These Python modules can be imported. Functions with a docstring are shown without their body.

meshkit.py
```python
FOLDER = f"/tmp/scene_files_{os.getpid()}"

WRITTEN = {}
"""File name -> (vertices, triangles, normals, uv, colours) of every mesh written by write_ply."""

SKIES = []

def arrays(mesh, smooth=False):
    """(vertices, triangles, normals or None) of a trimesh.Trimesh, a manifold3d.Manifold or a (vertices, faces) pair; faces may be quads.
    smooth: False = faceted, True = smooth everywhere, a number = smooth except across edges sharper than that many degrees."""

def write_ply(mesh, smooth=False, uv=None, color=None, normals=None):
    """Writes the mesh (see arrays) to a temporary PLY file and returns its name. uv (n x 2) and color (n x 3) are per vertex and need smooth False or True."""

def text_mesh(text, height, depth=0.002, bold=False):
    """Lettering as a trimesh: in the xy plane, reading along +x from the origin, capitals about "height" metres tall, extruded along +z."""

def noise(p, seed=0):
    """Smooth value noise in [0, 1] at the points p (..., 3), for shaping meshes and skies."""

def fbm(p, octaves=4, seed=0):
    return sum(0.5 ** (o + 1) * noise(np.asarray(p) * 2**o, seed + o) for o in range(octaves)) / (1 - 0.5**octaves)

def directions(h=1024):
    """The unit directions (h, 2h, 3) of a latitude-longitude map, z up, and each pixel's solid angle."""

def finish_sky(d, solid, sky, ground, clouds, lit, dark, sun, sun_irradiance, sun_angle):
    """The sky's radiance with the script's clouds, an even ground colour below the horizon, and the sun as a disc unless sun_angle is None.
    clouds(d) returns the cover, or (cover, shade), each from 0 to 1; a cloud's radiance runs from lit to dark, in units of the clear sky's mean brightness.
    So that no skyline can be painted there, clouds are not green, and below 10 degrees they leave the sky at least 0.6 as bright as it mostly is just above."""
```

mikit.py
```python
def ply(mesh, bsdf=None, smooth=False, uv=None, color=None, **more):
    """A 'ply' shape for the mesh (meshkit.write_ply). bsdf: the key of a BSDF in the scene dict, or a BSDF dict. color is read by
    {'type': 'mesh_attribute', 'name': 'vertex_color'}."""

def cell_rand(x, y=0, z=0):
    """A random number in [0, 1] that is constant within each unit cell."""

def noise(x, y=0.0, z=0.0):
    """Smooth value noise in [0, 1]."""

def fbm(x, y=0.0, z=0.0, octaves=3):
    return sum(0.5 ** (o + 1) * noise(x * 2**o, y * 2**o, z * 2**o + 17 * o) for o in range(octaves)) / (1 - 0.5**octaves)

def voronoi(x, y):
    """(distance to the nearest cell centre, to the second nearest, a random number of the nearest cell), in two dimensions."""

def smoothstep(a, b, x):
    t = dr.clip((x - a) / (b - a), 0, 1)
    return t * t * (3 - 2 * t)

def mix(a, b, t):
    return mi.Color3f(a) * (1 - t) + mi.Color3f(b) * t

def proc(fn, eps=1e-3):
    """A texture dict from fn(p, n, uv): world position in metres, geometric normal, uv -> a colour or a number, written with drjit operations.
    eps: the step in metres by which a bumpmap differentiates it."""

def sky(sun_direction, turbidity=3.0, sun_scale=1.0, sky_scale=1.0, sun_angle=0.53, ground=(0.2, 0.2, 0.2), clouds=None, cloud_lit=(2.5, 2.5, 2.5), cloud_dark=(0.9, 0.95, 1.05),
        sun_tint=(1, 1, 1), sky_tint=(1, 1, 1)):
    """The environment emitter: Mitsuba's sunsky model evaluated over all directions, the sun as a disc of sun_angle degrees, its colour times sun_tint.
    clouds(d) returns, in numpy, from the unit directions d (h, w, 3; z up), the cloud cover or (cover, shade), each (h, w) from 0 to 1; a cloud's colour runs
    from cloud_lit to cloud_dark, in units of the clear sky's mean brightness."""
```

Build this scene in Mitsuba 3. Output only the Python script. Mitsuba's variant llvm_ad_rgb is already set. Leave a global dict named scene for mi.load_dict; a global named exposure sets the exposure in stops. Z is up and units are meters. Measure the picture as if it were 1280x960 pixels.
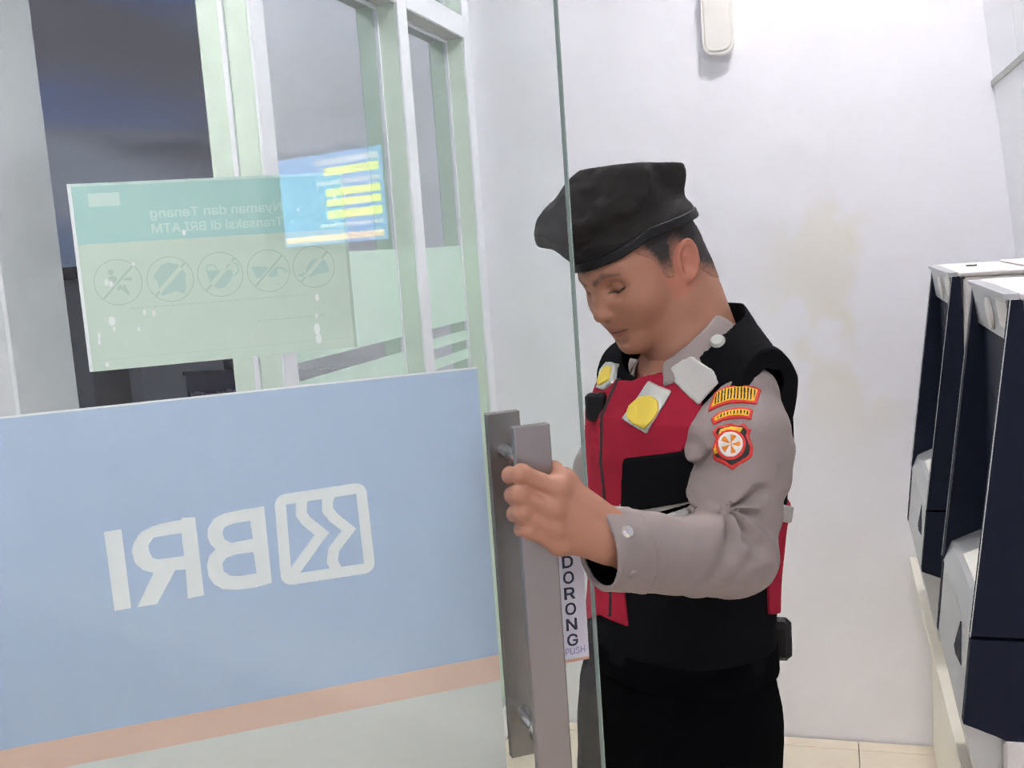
import math, numpy as np, trimesh, mitsuba as mi, mikit, meshkit, manifold3d as m3
import drjit as dr
from shapely.geometry import Polygon, box as sbox, Point, LineString
from shapely.ops import unary_union
from shapely import affinity
from mikit import noise, fbm, smoothstep, mix
T = mi.ScalarTransform4f
scene, labels = {}, {}

# ---------------------------------------------------------------- camera, sky, lamps, exposure
exposure = 0.45
SKY = .85
scene['camera'] = {'type': 'perspective', 'fov': 52.43, 'fov_axis': 'x', 'near_clip': 0.02, 'far_clip': 200.0,
    'to_world': T().look_at(origin=[0, 0, 1.6], target=[-0.29470, 0.94710, 1.47293], up=[0.02997, 0.14207, 0.98940])}
def night_clouds(d):
    u = np.arctan2(d[..., 1], d[..., 0]); p = np.stack([u * 3, d[..., 2] * 26 + .8 * np.sin(u * 4), u * 0], -1)
    n = meshkit.fbm(p, 5, 7)
    return np.clip((n - .30) * 3.2, 0, 1) * .9, np.clip((meshkit.fbm(p * .8, 3, 2) - .40) * 4, 0, 1)
scene['night_sky'] = mikit.sky([.3, .5, .35], turbidity=4, sun_scale=0, sky_scale=SKY, clouds=night_clouds, cloud_lit=(1.9, 2.05, 2.5), cloud_dark=(.9, .85, .95), sky_tint=(.62, .72, 1.25), ground=(.05, .05, .05))
LAMP_MAIN, LAMP_REAR, LAMP_ADDED = 118.0, 22.0, 125.0       # ceiling panel by the end wall, ceiling panel behind the camera, lamp added outside to brighten pillar and jamb
LAMP_TINT = (1.0, 0.985, 0.975)

# ---------------------------------------------------------------- helpers
def numbered(key):
    if key not in scene and key not in labels: return key
    i = 1
    while f'{key}_{i:03d}' in scene or f'{key}_{i:03d}' in labels: i += 1
    return f'{key}_{i:03d}'
def add(name, mesh, bsdf, parent=None, smooth=False, **more):
    key = numbered((parent + '__' if parent else '') + name)
    scene[key] = mikit.ply(mesh, bsdf, smooth=smooth, **more)
    return key
def thing(name, label, cat=None, group=None, kind=None):
    key = numbered(name)
    labels[key] = {'label': label}
    if cat: labels[key]['category'] = cat
    if group: labels[key]['group'] = group
    if kind: labels[key]['kind'] = kind
    return key
def tag(key, label=None, cat=None, group=None, kind=None):
    d = labels.setdefault(key, {})
    for k, v in (('label', label), ('category', cat), ('group', group), ('kind', kind)):
        if v: d[k] = v
    return key
def bx(x0, x1, y0, y1, z0, z1, bevel=0.0):
    lo, hi = np.minimum([x0, y0, z0], [x1, y1, z1]), np.maximum([x0, y0, z0], [x1, y1, z1])
    if bevel <= 0:
        m = trimesh.creation.box(hi - lo); m.apply_translation((lo + hi) / 2); return m
    b = min(bevel, 0.45 * (hi - lo).min()); pts = []
    for s in np.ndindex(2, 2, 2):
        c = np.where(s, hi, lo); sg = np.where(s, -1, 1)
        for k in range(3):
            o = sg * b; o[k] = 0; pts.append(c + o)
    return trimesh.convex.convex_hull(np.array(pts))
def hull(pts): return trimesh.convex.convex_hull(np.array(pts, float))
def cat(*ms): return trimesh.util.concatenate([m for m in ms if m is not None])
def cyl(p0, p1, r, n=24, r1=None, bevel=0.0):
    p0, p1 = np.array(p0, float), np.array(p1, float)
    z = p1 - p0; L = np.linalg.norm(z); z /= L
    x = np.cross(z, [0, 0, 1] if abs(z[2]) < .9 else [1, 0, 0]); x /= np.linalg.norm(x); y = np.cross(z, x)
    r1 = r if r1 is None else r1
    a = np.arange(n) * 2 * np.pi / n
    ring = np.cos(a)[:, None] * x + np.sin(a)[:, None] * y
    pts = [p0 + ring * (r - bevel), p1 + ring * (r1 - bevel)]
    if bevel: pts += [p0 + z * bevel + ring * r, p1 - z * bevel + ring * r1]
    return hull(np.vstack(pts))
def flat(shape, depth, frame):
    """A shapely shape (a, b) as a plate: frame(a, b, c) -> world, c from 0 to depth."""
    out = []
    for g in getattr(shape, 'geoms', [shape]):
        if g.is_empty or g.geom_type != 'Polygon': continue
        m = trimesh.creation.extrude_polygon(g, abs(depth), engine='earcut')
        v = m.vertices.copy()
        if depth < 0: v[:, 2] *= -1
        out.append(trimesh.Trimesh(frame(v), m.faces, process=False))
    m = cat(*out)
    if m.volume < 0: m.invert()
    return m

# ---------------------------------------------------------------- materials
def rgb(*c): return {'type': 'rgb', 'value': list(c)}
def mat(name, col, rough=.5, metal=0., spec=.5, bump=None, bscale=1.0, two=True, **k):
    b = {'type': 'principled', 'base_color': rgb(*col) if isinstance(col, (tuple, list)) else col, 'roughness': rough, 'metallic': metal, 'specular': spec, **k}
    if two: b = {'type': 'twosided', 'bsdf': b}
    if bump: b = {'type': 'bumpmap', 'arbitrary': mikit.proc(bump), 'scale': bscale, 'bsdf': b}
    scene[name] = b
    return name
def wallcol(p, n, uv):
    a = fbm(p.x * 2.3 + 4, p.z * 2.1, p.y * 2.3, 4)
    st = smoothstep(.50, .66, fbm(p.x * 5 + 1, p.z * 4 + 9, p.y * 5, 4)) * smoothstep(.36, .10, dr.sqrt(dr.square(p.x - .07) + dr.square((p.z - 1.40) * .6)))
    c = mix((.85, .84, .895), (.80, .79, .84), smoothstep(.42, .7, a) * .6)
    return mix(c, (.80, .76, .66), st * .7)
mat('wall_paint', mikit.proc(wallcol), .38, spec=.4, bump=lambda p, n, uv: .0016 * fbm(p.x * 34, p.y * 34, p.z * 34, 3) + .004 * fbm(p.x * 6, p.y * 6, p.z * 6, 2))
mat('white_panel', (.80, .80, .84), .35)
mat('ceiling_paint', (.85, .85, .86), .7)
def tilecol(p, n, uv): return mix((.81, .715, .59), (.75, .65, .52), fbm(p.x * 5, p.y * 5, p.z * 3, 4))
mat('cream_tile', mikit.proc(tilecol), .18)
mat('tile_joint', (.32, .27, .20), .9)
mat('cream_plinth', mikit.proc(lambda p, n, uv: mix((.80, .76, .68), (.73, .68, .58), fbm(p.x * 9, p.y * 3, p.z * 9, 3))), .4)
mat('aluminium_white', (.84, .85, .89), .32)
mat('frame_green', (.66, .76, .66), .4)
mat('grey_seal', (.42, .43, .42), .6)
mat('frost_film', (.67, .84, .745), .55)
mat('glue_white', (.85, .88, .85), .6)
mat('glass_edge', (.27, .34, .31), .15)
mat('steel', (.335, .305, .298), .36, 1.0)
mat('steel_light', (.72, .72, .72), .25, 1.0)
mat('chrome', (.85, .85, .86), .1, 1.0)
mat('silver_plastic', (.52, .53, .54), .3, .55)
mat('atm_white', (.74, .70, .68), .4)
mat('atm_navy', (.010, .013, .026), .50, spec=.10)
mat('sticker_white', (.72, .70, .78), .5)
mat('ink_navy', (.025, .025, .06), .6)
mat('ink_violet', (.25, .23, .42), .6)
mat('device_white', (.80, .775, .73), .35)
mat('plug_and_hole_shade', (.12, .11, .10), .8)
mat('pillar_grey', mikit.proc(lambda p, n, uv: mix((.80, .81, .85), (.70, .71, .73), smoothstep(.35, .75, fbm(p.x * 4, p.y * 4, p.z * 3, 4)))), .7)
mat('outer_cream', (.66, .66, .56), .7)
mat('asphalt', mikit.proc(lambda p, n, uv: mix((.045, .040, .042), (.09, .082, .08), fbm(p.x * 1.3, p.y * 1.3, p.z, 4))), .8)
mat('canopy_metal', (.05, .058, .085), .45, .2)
mat('sign_navy', (.03, .035, .11), .5)
mat('dark_paint', (.03, .03, .032), .6)
def film_mat(name, col, thru=1.0): scene[name] = {'type': 'principledthin', 'base_color': rgb(*col), 'roughness': .5, 'diff_trans': thru, 'eta': 1.3}
for nm, c in (('film_blue', (.49, .60, .79)), ('film_orange', (.84, .59, .49)), ('film_pale', (.79, .79, .77)), ('film_white', (.90, .92, .93)), ('poster_green', (.64, .745, .645)),
              ('poster_teal', (.46, .69, .65)), ('poster_text', (.64, .80, .74)), ('poster_line', (.51, .63, .54)), ('poster_icon', (.50, .66, .59)), ('poster_mark', (.58, .69, .59))): film_mat(nm, c)
scene['door_glass'] = {'type': 'thindielectric', 'int_ior': 1.52, 'specular_transmittance': rgb(.93, .97, .955)}
scene['facade_glass'] = {'type': 'blendbsdf', 'weight': .42, 'glass': {'type': 'thindielectric', 'int_ior': 2.6, 'specular_transmittance': rgb(.80, .90, .86)},
    'mirror_film': {'type': 'twosided', 'bsdf': {'type': 'conductor', 'specular_reflectance': rgb(.86, .93, .98)}}}

# ---------------------------------------------------------------- room shell
XF, YB, XR, YR, ZC = -1.0726, 3.25, 0.51, -1.7, 3.30      # facade plane, end wall, right wall, rear wall, ceiling
T_ = .005
def floor_tiles():
    xs = [XF + .002] + [x for x in np.arange(.043 - 2.8, .6, .40) if x > XF + .05] + [XR]
    ys = [YR] + [y for y in np.arange(3.185 - 6.0, 3.2, .40) if y > YR + .05] + [YB - .006]
    add('base', bx(XF - .2, XR + .1, YR - .1, YB + .1, -.10, -.012), 'tile_joint', 'floor')
    for i in range(len(xs) - 1):
        for j in range(len(ys) - 1):
            g = .0014
            add('tile', bx(xs[i] + g, xs[i + 1] - g, ys[j] + g, ys[j + 1] - g, -.012, 0, .0015), 'cream_tile', 'floor')
floor_tiles(); tag('floor', 'cream tiled floor of the narrow room', kind='structure')
k = add('wall_back', bx(-1.4, .75, YB, YB + .12, -.1, ZC + .1), 'wall_paint'); tag(k, 'white painted end wall with stains behind the man', kind='structure')
k = add('wall_front', bx(-1.4, .75, YR - .12, YR, -.1, ZC + .1), 'wall_paint'); tag(k, 'white wall behind the viewer', kind='structure')
def right_wall():
    add('lower_wall', bx(XR, XR + .1, YR, YB, -.1, 1.46), 'wall_paint', 'wall_right')
    xw = lambda z: .51 - .1115 * (z - 1.45)
    zs, ys = [1.46, 1.966, ZC], [YR, -.6, .55, 1.7, 2.84, YB]
    for a in range(2):
        for b in range(5):
            z0, z1, y0, y1 = zs[a] + .002, zs[a + 1] - .002, ys[b] + .0015, ys[b + 1] - .0015
            add('panel', hull([(xw(z) + dx, y, z) for z in (z0, z1) for y in (y0, y1) for dx in (0, .02)]), 'white_panel', 'wall_right')
    add('backing', hull([(xw(z) + dx, y, z) for z in (1.46, ZC) for y in (YR, YB) for dx in (.021, .06)]), 'grey_seal', 'wall_right')
    add('joint_strip', hull([(xw(z) + dx, y, z) for z in (1.9585, 1.9735) for y in (YR, YB - .002) for dx in (-.006, .001)]), 'grey_seal', 'wall_right')
    tag('wall_right', 'right wall with white leaning panels above the machines', kind='structure')
right_wall()
def ceiling():
    # slab with two openings for the recessed lamps
    lamps = [(-.04, .20, 2.28, 2.52), (-.45, .05, -.55, .0)]
    cs = sbox(-1.4, YR, .75, YB)
    for l in lamps: cs = cs.difference(sbox(l[0], l[2], l[1], l[3]))
    add('slab', flat(cs, .05, lambda v: v + [0, 0, ZC]), 'ceiling_paint', 'ceiling')
    add('roof', bx(-1.4, .75, YR, YB, ZC + .06, ZC + .1), 'ceiling_paint', 'ceiling')
    tag('ceiling', 'white ceiling with recessed lamps', kind='structure')
    for l, w, lab in zip(lamps, (LAMP_MAIN, LAMP_REAR), ('recessed white ceiling lamp over the end wall', 'recessed white ceiling lamp behind the viewer')):
        t = thing('ceiling_lamp', lab, 'lamp')
        x0, x1, y0, y1 = l
        fr = sbox(x0, y0, x1, y1).difference(sbox(x0 + .012, y0 + .012, x1 - .012, y1 - .012))
        add('frame', flat(fr, .02, lambda v: v + [0, 0, ZC - .004]), 'aluminium_white', t)
        v = np.array([[x0 + .012, y0 + .012, ZC + .01], [x1 - .012, y0 + .012, ZC + .01], [x1 - .012, y1 - .012, ZC + .01], [x0 + .012, y1 - .012, ZC + .01]])
        k = add('diffuser', (v, np.array([[0, 2, 1], [0, 3, 2]])), 'ceiling_paint', t)
        scene[k]['emitter'] = {'type': 'area', 'radiance': rgb(*[w * c for c in LAMP_TINT])}
ceiling()

# ---------------------------------------------------------------- glass facade on the left
JY0, JY1 = 1.885, 1.94            # white jamb strip beside the doorway
M0, M1 = 2.655, 2.72              # mullion between the two windows
C0 = 3.19                         # corner post
XO = -1.19                        # outer face of the frames
def post(name, y0, y1, lab, z0=0, z1=ZC):
    t = thing(name, lab, kind='structure')
    add('core', bx(XO, XF - .004, y0, y1, z0, z1, .002), 'frame_green', t)
    add('cover_strip', bx(XF - .004, XF + .004, y0, y1, z0, z1, .002), 'aluminium_white', t)
    add('glazing_bead', bx(-1.138, -1.126, y0 - .006, y0, z0, z1, .001), 'aluminium_white', t)
    return t
post('trim_1', JY0, JY1, 'pale green door jamb with a white strip beside the doorway')
post('trim_2', M0, M1, 'white mullion between the two facade windows')
post('trim_3', C0, YB, 'white corner post where the windows meet the end wall')
def rail(name, y0, y1, z0, z1, lab):
    t = thing(name, lab, kind='structure')
    add('core', bx(XO, XF - .004, y0, y1, z0, z1, .002), 'grey_seal', t)
    add('cover_strip', bx(XF - .004, XF + .004, y0, y1, z0, z1, .002), 'aluminium_white', t)
    add('glazing_bead', bx(-1.138, -1.126, y0, y1, z0 - .008, z0, .001), 'aluminium_white', t)
rail('trim_4', JY1, M0, 2.268, 2.335, 'white transom over the window beside the doorway')
rail('trim_5', M1, C0, 2.268, 2.335, 'white transom over the window beside the end wall')
rail('trim_6', JY1, M0, 0, .10, 'bottom rail of the window beside the doorway')
rail('trim_7', M1, C0, 0, .10, 'bottom rail of the window beside the end wall')
XG = -1.132
def sheet(y0, y1, z0, z1, x): return (np.array([[x, y0, z0], [x, y1, z0], [x, y1, z1], [x, y0, z1]]), np.array([[0, 1, 2], [0, 2, 3]]))
def film_bands(n, y0, y1, lab, bands):
    t = thing(f'window_{n}', lab, kind='structure')
    add('pane', sheet(y0, y1, .1, 2.268, XG), 'facade_glass', t)
    add('upper_pane', sheet(y0, y1, 2.335, ZC, XG), 'facade_glass', t)
    for z0, z1 in bands: add('frosted_film', bx(XG + .001, XG + .002, y0, y1, z0, z1), 'frost_film', t)
film_bands(1, JY1, M0, 'window with pale green frosted film beside the doorway', [(1.386, 1.626), (1.28, 1.345), (.1, 1.235)])
film_bands(2, M1, C0, 'window with striped frosted film beside the end wall', [(1.386, 1.626), (1.325, 1.356), (1.264, 1.295), (1.203, 1.234), (1.142, 1.173), (.1, 1.112)])
# wall beside the hinge, and what closes the facade over the doorway
k = add('wall_left', cat(bx(-1.2, XF, YR, .52, 0, ZC), bx(-1.2, XF, .52, JY0, 2.30, ZC)), 'wall_paint'); tag(k, 'white wall over and beside the doorway', kind='structure')
k = add('trim_8', bx(XO, XF + .004, .52, .56, 0, 2.30, .002), 'aluminium_white'); tag(k, 'white door jamb on the hinge side', kind='structure')

# ---------------------------------------------------------------- the open glass door
E0, DD, DN = np.array([-.293, 1.225, 0]), np.array([.82177, .56982, 0]), np.array([.56982, -.82177, 0])
def dfr(v):
    """Door coordinates (along the door, out towards the room, up) -> world."""
    v = np.asarray(v, float)
    return E0 + v[..., :1] * DD + v[..., 1:2] * DN + v[..., 2:3] * np.array([0, 0, 1.0])
def dbox(s0, s1, n0, n1, z0, z1, bevel=0):
    m = bx(s0, s1, n0, n1, z0, z1, bevel); return trimesh.Trimesh(dfr(m.vertices), m.faces, process=False)
def fixvol(m):
    if m.volume < 0: m.invert()
    return m
S0 = -.945
def door():
    t = thing('door_1', 'open frameless glass door with steel pull bars held by the man', kind='structure')
    v = dfr(np.array([[S0, 0, .02], [-.001, 0, .02], [-.001, 0, 2.26], [S0, 0, 2.26]]))
    add('glass_pane', (v, np.array([[0, 1, 2], [0, 2, 3]])), 'door_glass', t)
    add('polished_edge', fixvol(dbox(-.001, .0005, -.011, .0005, .02, 2.26)), 'glass_edge', t)
    add('polished_edge', fixvol(dbox(S0, 0, -.011, .0005, 2.26, 2.262)), 'glass_edge', t)
    for z0, z1 in ((.0, .10), (2.20, 2.28)):
        add('patch_fitting', fixvol(dbox(S0 - .01, S0 + .16, -.02, .012, z0, z1, .003)), 'steel_light', t)
    add('inner_pull_bar', fixvol(dbox(-.1090, -.0655, .049, .061, .935, 1.4005, .0012)), 'steel', t)
    add('outer_pull_bar', fixvol(dbox(-.1060, -.0625, -.071, -.059, .945, 1.4005, .0012)), 'steel', t)
    for z in (1.352, 1.005):
        add('standoff', cyl(dfr([-.0865, .0008, z]), dfr([-.0865, .050, z]), .0085, 24), 'chrome', t, smooth=30)
        add('standoff', cyl(dfr([-.0865, -.060, z]), dfr([-.0865, -.0115, z]), .0085, 24), 'chrome', t, smooth=30)
        add('washer', cyl(dfr([-.0865, .0006, z]), dfr([-.0865, .004, z]), .0125, 24), 'chrome', t, smooth=30)
    return t
door()
NF = -.0115                                        # outer face of the glass: the films stick there
def sheet2(shape, frame):
    """A shapely shape as a thin sheet."""
    out = []
    for g in getattr(shape, 'geoms', [shape]):
        if g.is_empty or g.geom_type != 'Polygon': continue
        v, f = trimesh.creation.triangulate_polygon(g, engine='earcut')
        out.append(trimesh.Trimesh(frame(np.asarray(v)), f, process=False))
    return cat(*out)
class Film:
    """Translucent sheets stuck on the outer face of the door glass. What is put on later is cut out of what lies below it, as inlaid vinyl is."""
    def __init__(self, parent): self.parent, self.layers = parent, []
    def put(self, name, poly, m): self.layers.append([name, poly, m])
    def finish(self):
        over = None
        for i in range(len(self.layers) - 1, -1, -1):
            name, poly, m = self.layers[i]
            if over is not None: self.layers[i][1] = poly.difference(over)
            over = poly if over is None else unary_union([over, poly])
        fr = lambda v: dfr(np.stack([v[:, 0], 0 * v[:, 0] + NF, v[:, 1]], 1))
        for name, poly, m in self.layers: add(name, sheet2(poly, fr), m, self.parent)
def P(*pts): return Polygon(pts)
def banner():
    t = thing('door_banner', 'large blue door film with mirrored white lettering and an orange stripe', 'sticker')
    zt, zo, zw, s1 = 1.4640, 1.108, 1.075, -.1265
    F = Film(t); add_ = F.put
    add_('blue_field', sbox(S0 + .02, zo, s1, zt), 'film_blue')
    add_('orange_stripe', sbox(S0 + .02, zw, s1, zo), 'film_orange')
    add_('white_field', sbox(S0 + .02, .25, s1, zw), 'film_pale')
    add_('top_edge', sbox(S0 + .02, zt, s1, zt + .0022), 'film_white')
    # letters, mirrored as seen from inside: the I, the R, the B
    L = []
    L.append(P((-0.5584, 1.3296), (-0.5406, 1.33), (-0.5403, 1.2408), (-0.5575, 1.2403)))
    def ring(pts, hole): return Polygon(pts, [hole] if hole else None)
    R_ = unary_union([P((-0.4775, 1.3335), (-0.4633, 1.3318), (-0.4629, 1.2419), (-0.4805, 1.2412)),
        P((-0.4667, 1.3319), (-0.4962, 1.3304), (-0.5088, 1.3283), (-0.5208, 1.3239), (-0.5294, 1.3136), (-0.5328, 1.3043), (-0.5311, 1.2906), (-0.5239, 1.2813), (-0.5144, 1.2766), (-0.5021, 1.275), (-0.4912, 1.2755), (-0.4778, 1.2746)),
        P((-0.5118, 1.2784), (-0.4903, 1.2758), (-0.5134, 1.2406), (-0.5341, 1.2406))])
    R_ = R_.difference(P((-0.4802, 1.3154), (-0.4978, 1.3154), (-0.5086, 1.3148), (-0.5144, 1.3077), (-0.5143, 1.3005), (-0.5117, 1.2938), (-0.5062, 1.2911), (-0.4803, 1.291)).buffer(.0008))
    B_ = P((-0.3881, 1.3336), (-0.4135, 1.3331), (-0.4327, 1.3314), (-0.4434, 1.3275), (-0.4513, 1.3169), (-0.4524, 1.3061), (-0.4498, 1.2984), (-0.4453, 1.2922), (-0.4528, 1.2861), (-0.4564, 1.2757), (-0.456, 1.2628), (-0.4511, 1.2527), (-0.4423, 1.2457), (-0.427, 1.2422), (-0.4069, 1.2415), (-0.3881, 1.2439))
    B_ = B_.difference(P((-0.4054, 1.3186), (-0.4237, 1.3182), (-0.4325, 1.3158), (-0.4357, 1.3099), (-0.4339, 1.3023), (-0.4275, 1.2977), (-0.4047, 1.2987)).buffer(.0006))
    B_ = B_.difference(P((-0.4055, 1.2822), (-0.4238, 1.2824), (-0.4344, 1.2804), (-0.4393, 1.2747), (-0.4385, 1.2663), (-0.433, 1.2603), (-0.4228, 1.2581), (-0.4044, 1.2583)).buffer(.0006))
    for nm, g in (('letter_i', L[0]), ('letter_r', R_), ('letter_b', B_)): add_('letter', g, 'film_white')
    # emblem: rounded square outline with two zigzag strokes
    quad = P((-0.3761, 1.3443), (-0.2712, 1.3459), (-0.2687, 1.2368), (-0.378, 1.238))
    outer = quad.buffer(-.013).buffer(.013)
    frame_ = outer.difference(outer.buffer(-.0125))
    s1_ = LineString([(-0.3421, 1.3413), (-0.3466, 1.3308), (-0.3478, 1.3189), (-0.3432, 1.3098), (-0.3267, 1.2923), (-0.3663, 1.2478)]).buffer(.0062, join_style=2, cap_style=2)
    s2_ = LineString([(-0.3084, 1.3422), (-0.3168, 1.3312), (-0.3179, 1.3192), (-0.3115, 1.3088), (-0.2955, 1.2922), (-0.3149, 1.2715), (-0.318, 1.2578), (-0.3129, 1.2436)]).buffer(.0062, join_style=2, cap_style=2)
    add_('emblem', unary_union([frame_, s1_.intersection(outer), s2_.intersection(outer)]), 'film_white')
    F.finish()
banner()
def tx(text, h, bold=False):
    m = meshkit.text_mesh(text, h, .001, bold); return m
def door_text(text, s_right, z, width, h, mirrored, mat_, parent, name, layer_n, slope=0, bold=False):
    m = tx(text, h, bold); v = m.vertices.copy()
    v[:, 0] -= v[:, 0].min(); v[:, 0] *= width / v[:, 0].max()
    s = s_right - v[:, 0] if mirrored else s_right + v[:, 0]
    w = dfr(np.stack([s, layer_n + .0003 * (v[:, 2] > .0005), z + v[:, 1]], 1))
    mm = trimesh.Trimesh(w, m.faces, process=False)
    if mm.volume < 0: mm.invert()
    return add(name, mm, mat_, parent)
def text_shape(text, s_right, z, width, h):
    """The outline of mirrored lettering: it starts at s_right and runs towards the hinge."""
    m = meshkit.text_mesh(text, h, .001, True); v = m.vertices; f = m.faces[np.abs(v[m.faces][:, :, 2] - .001).max(1) < 1e-6]
    u = unary_union([Polygon(v[k][:, :2]).buffer(2e-5) for k in f])
    x0, _, x1, _ = u.bounds
    return affinity.affine_transform(u, [-width / (x1 - x0), 0, 0, 1, s_right + x0 * width / (x1 - x0), z])
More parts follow.
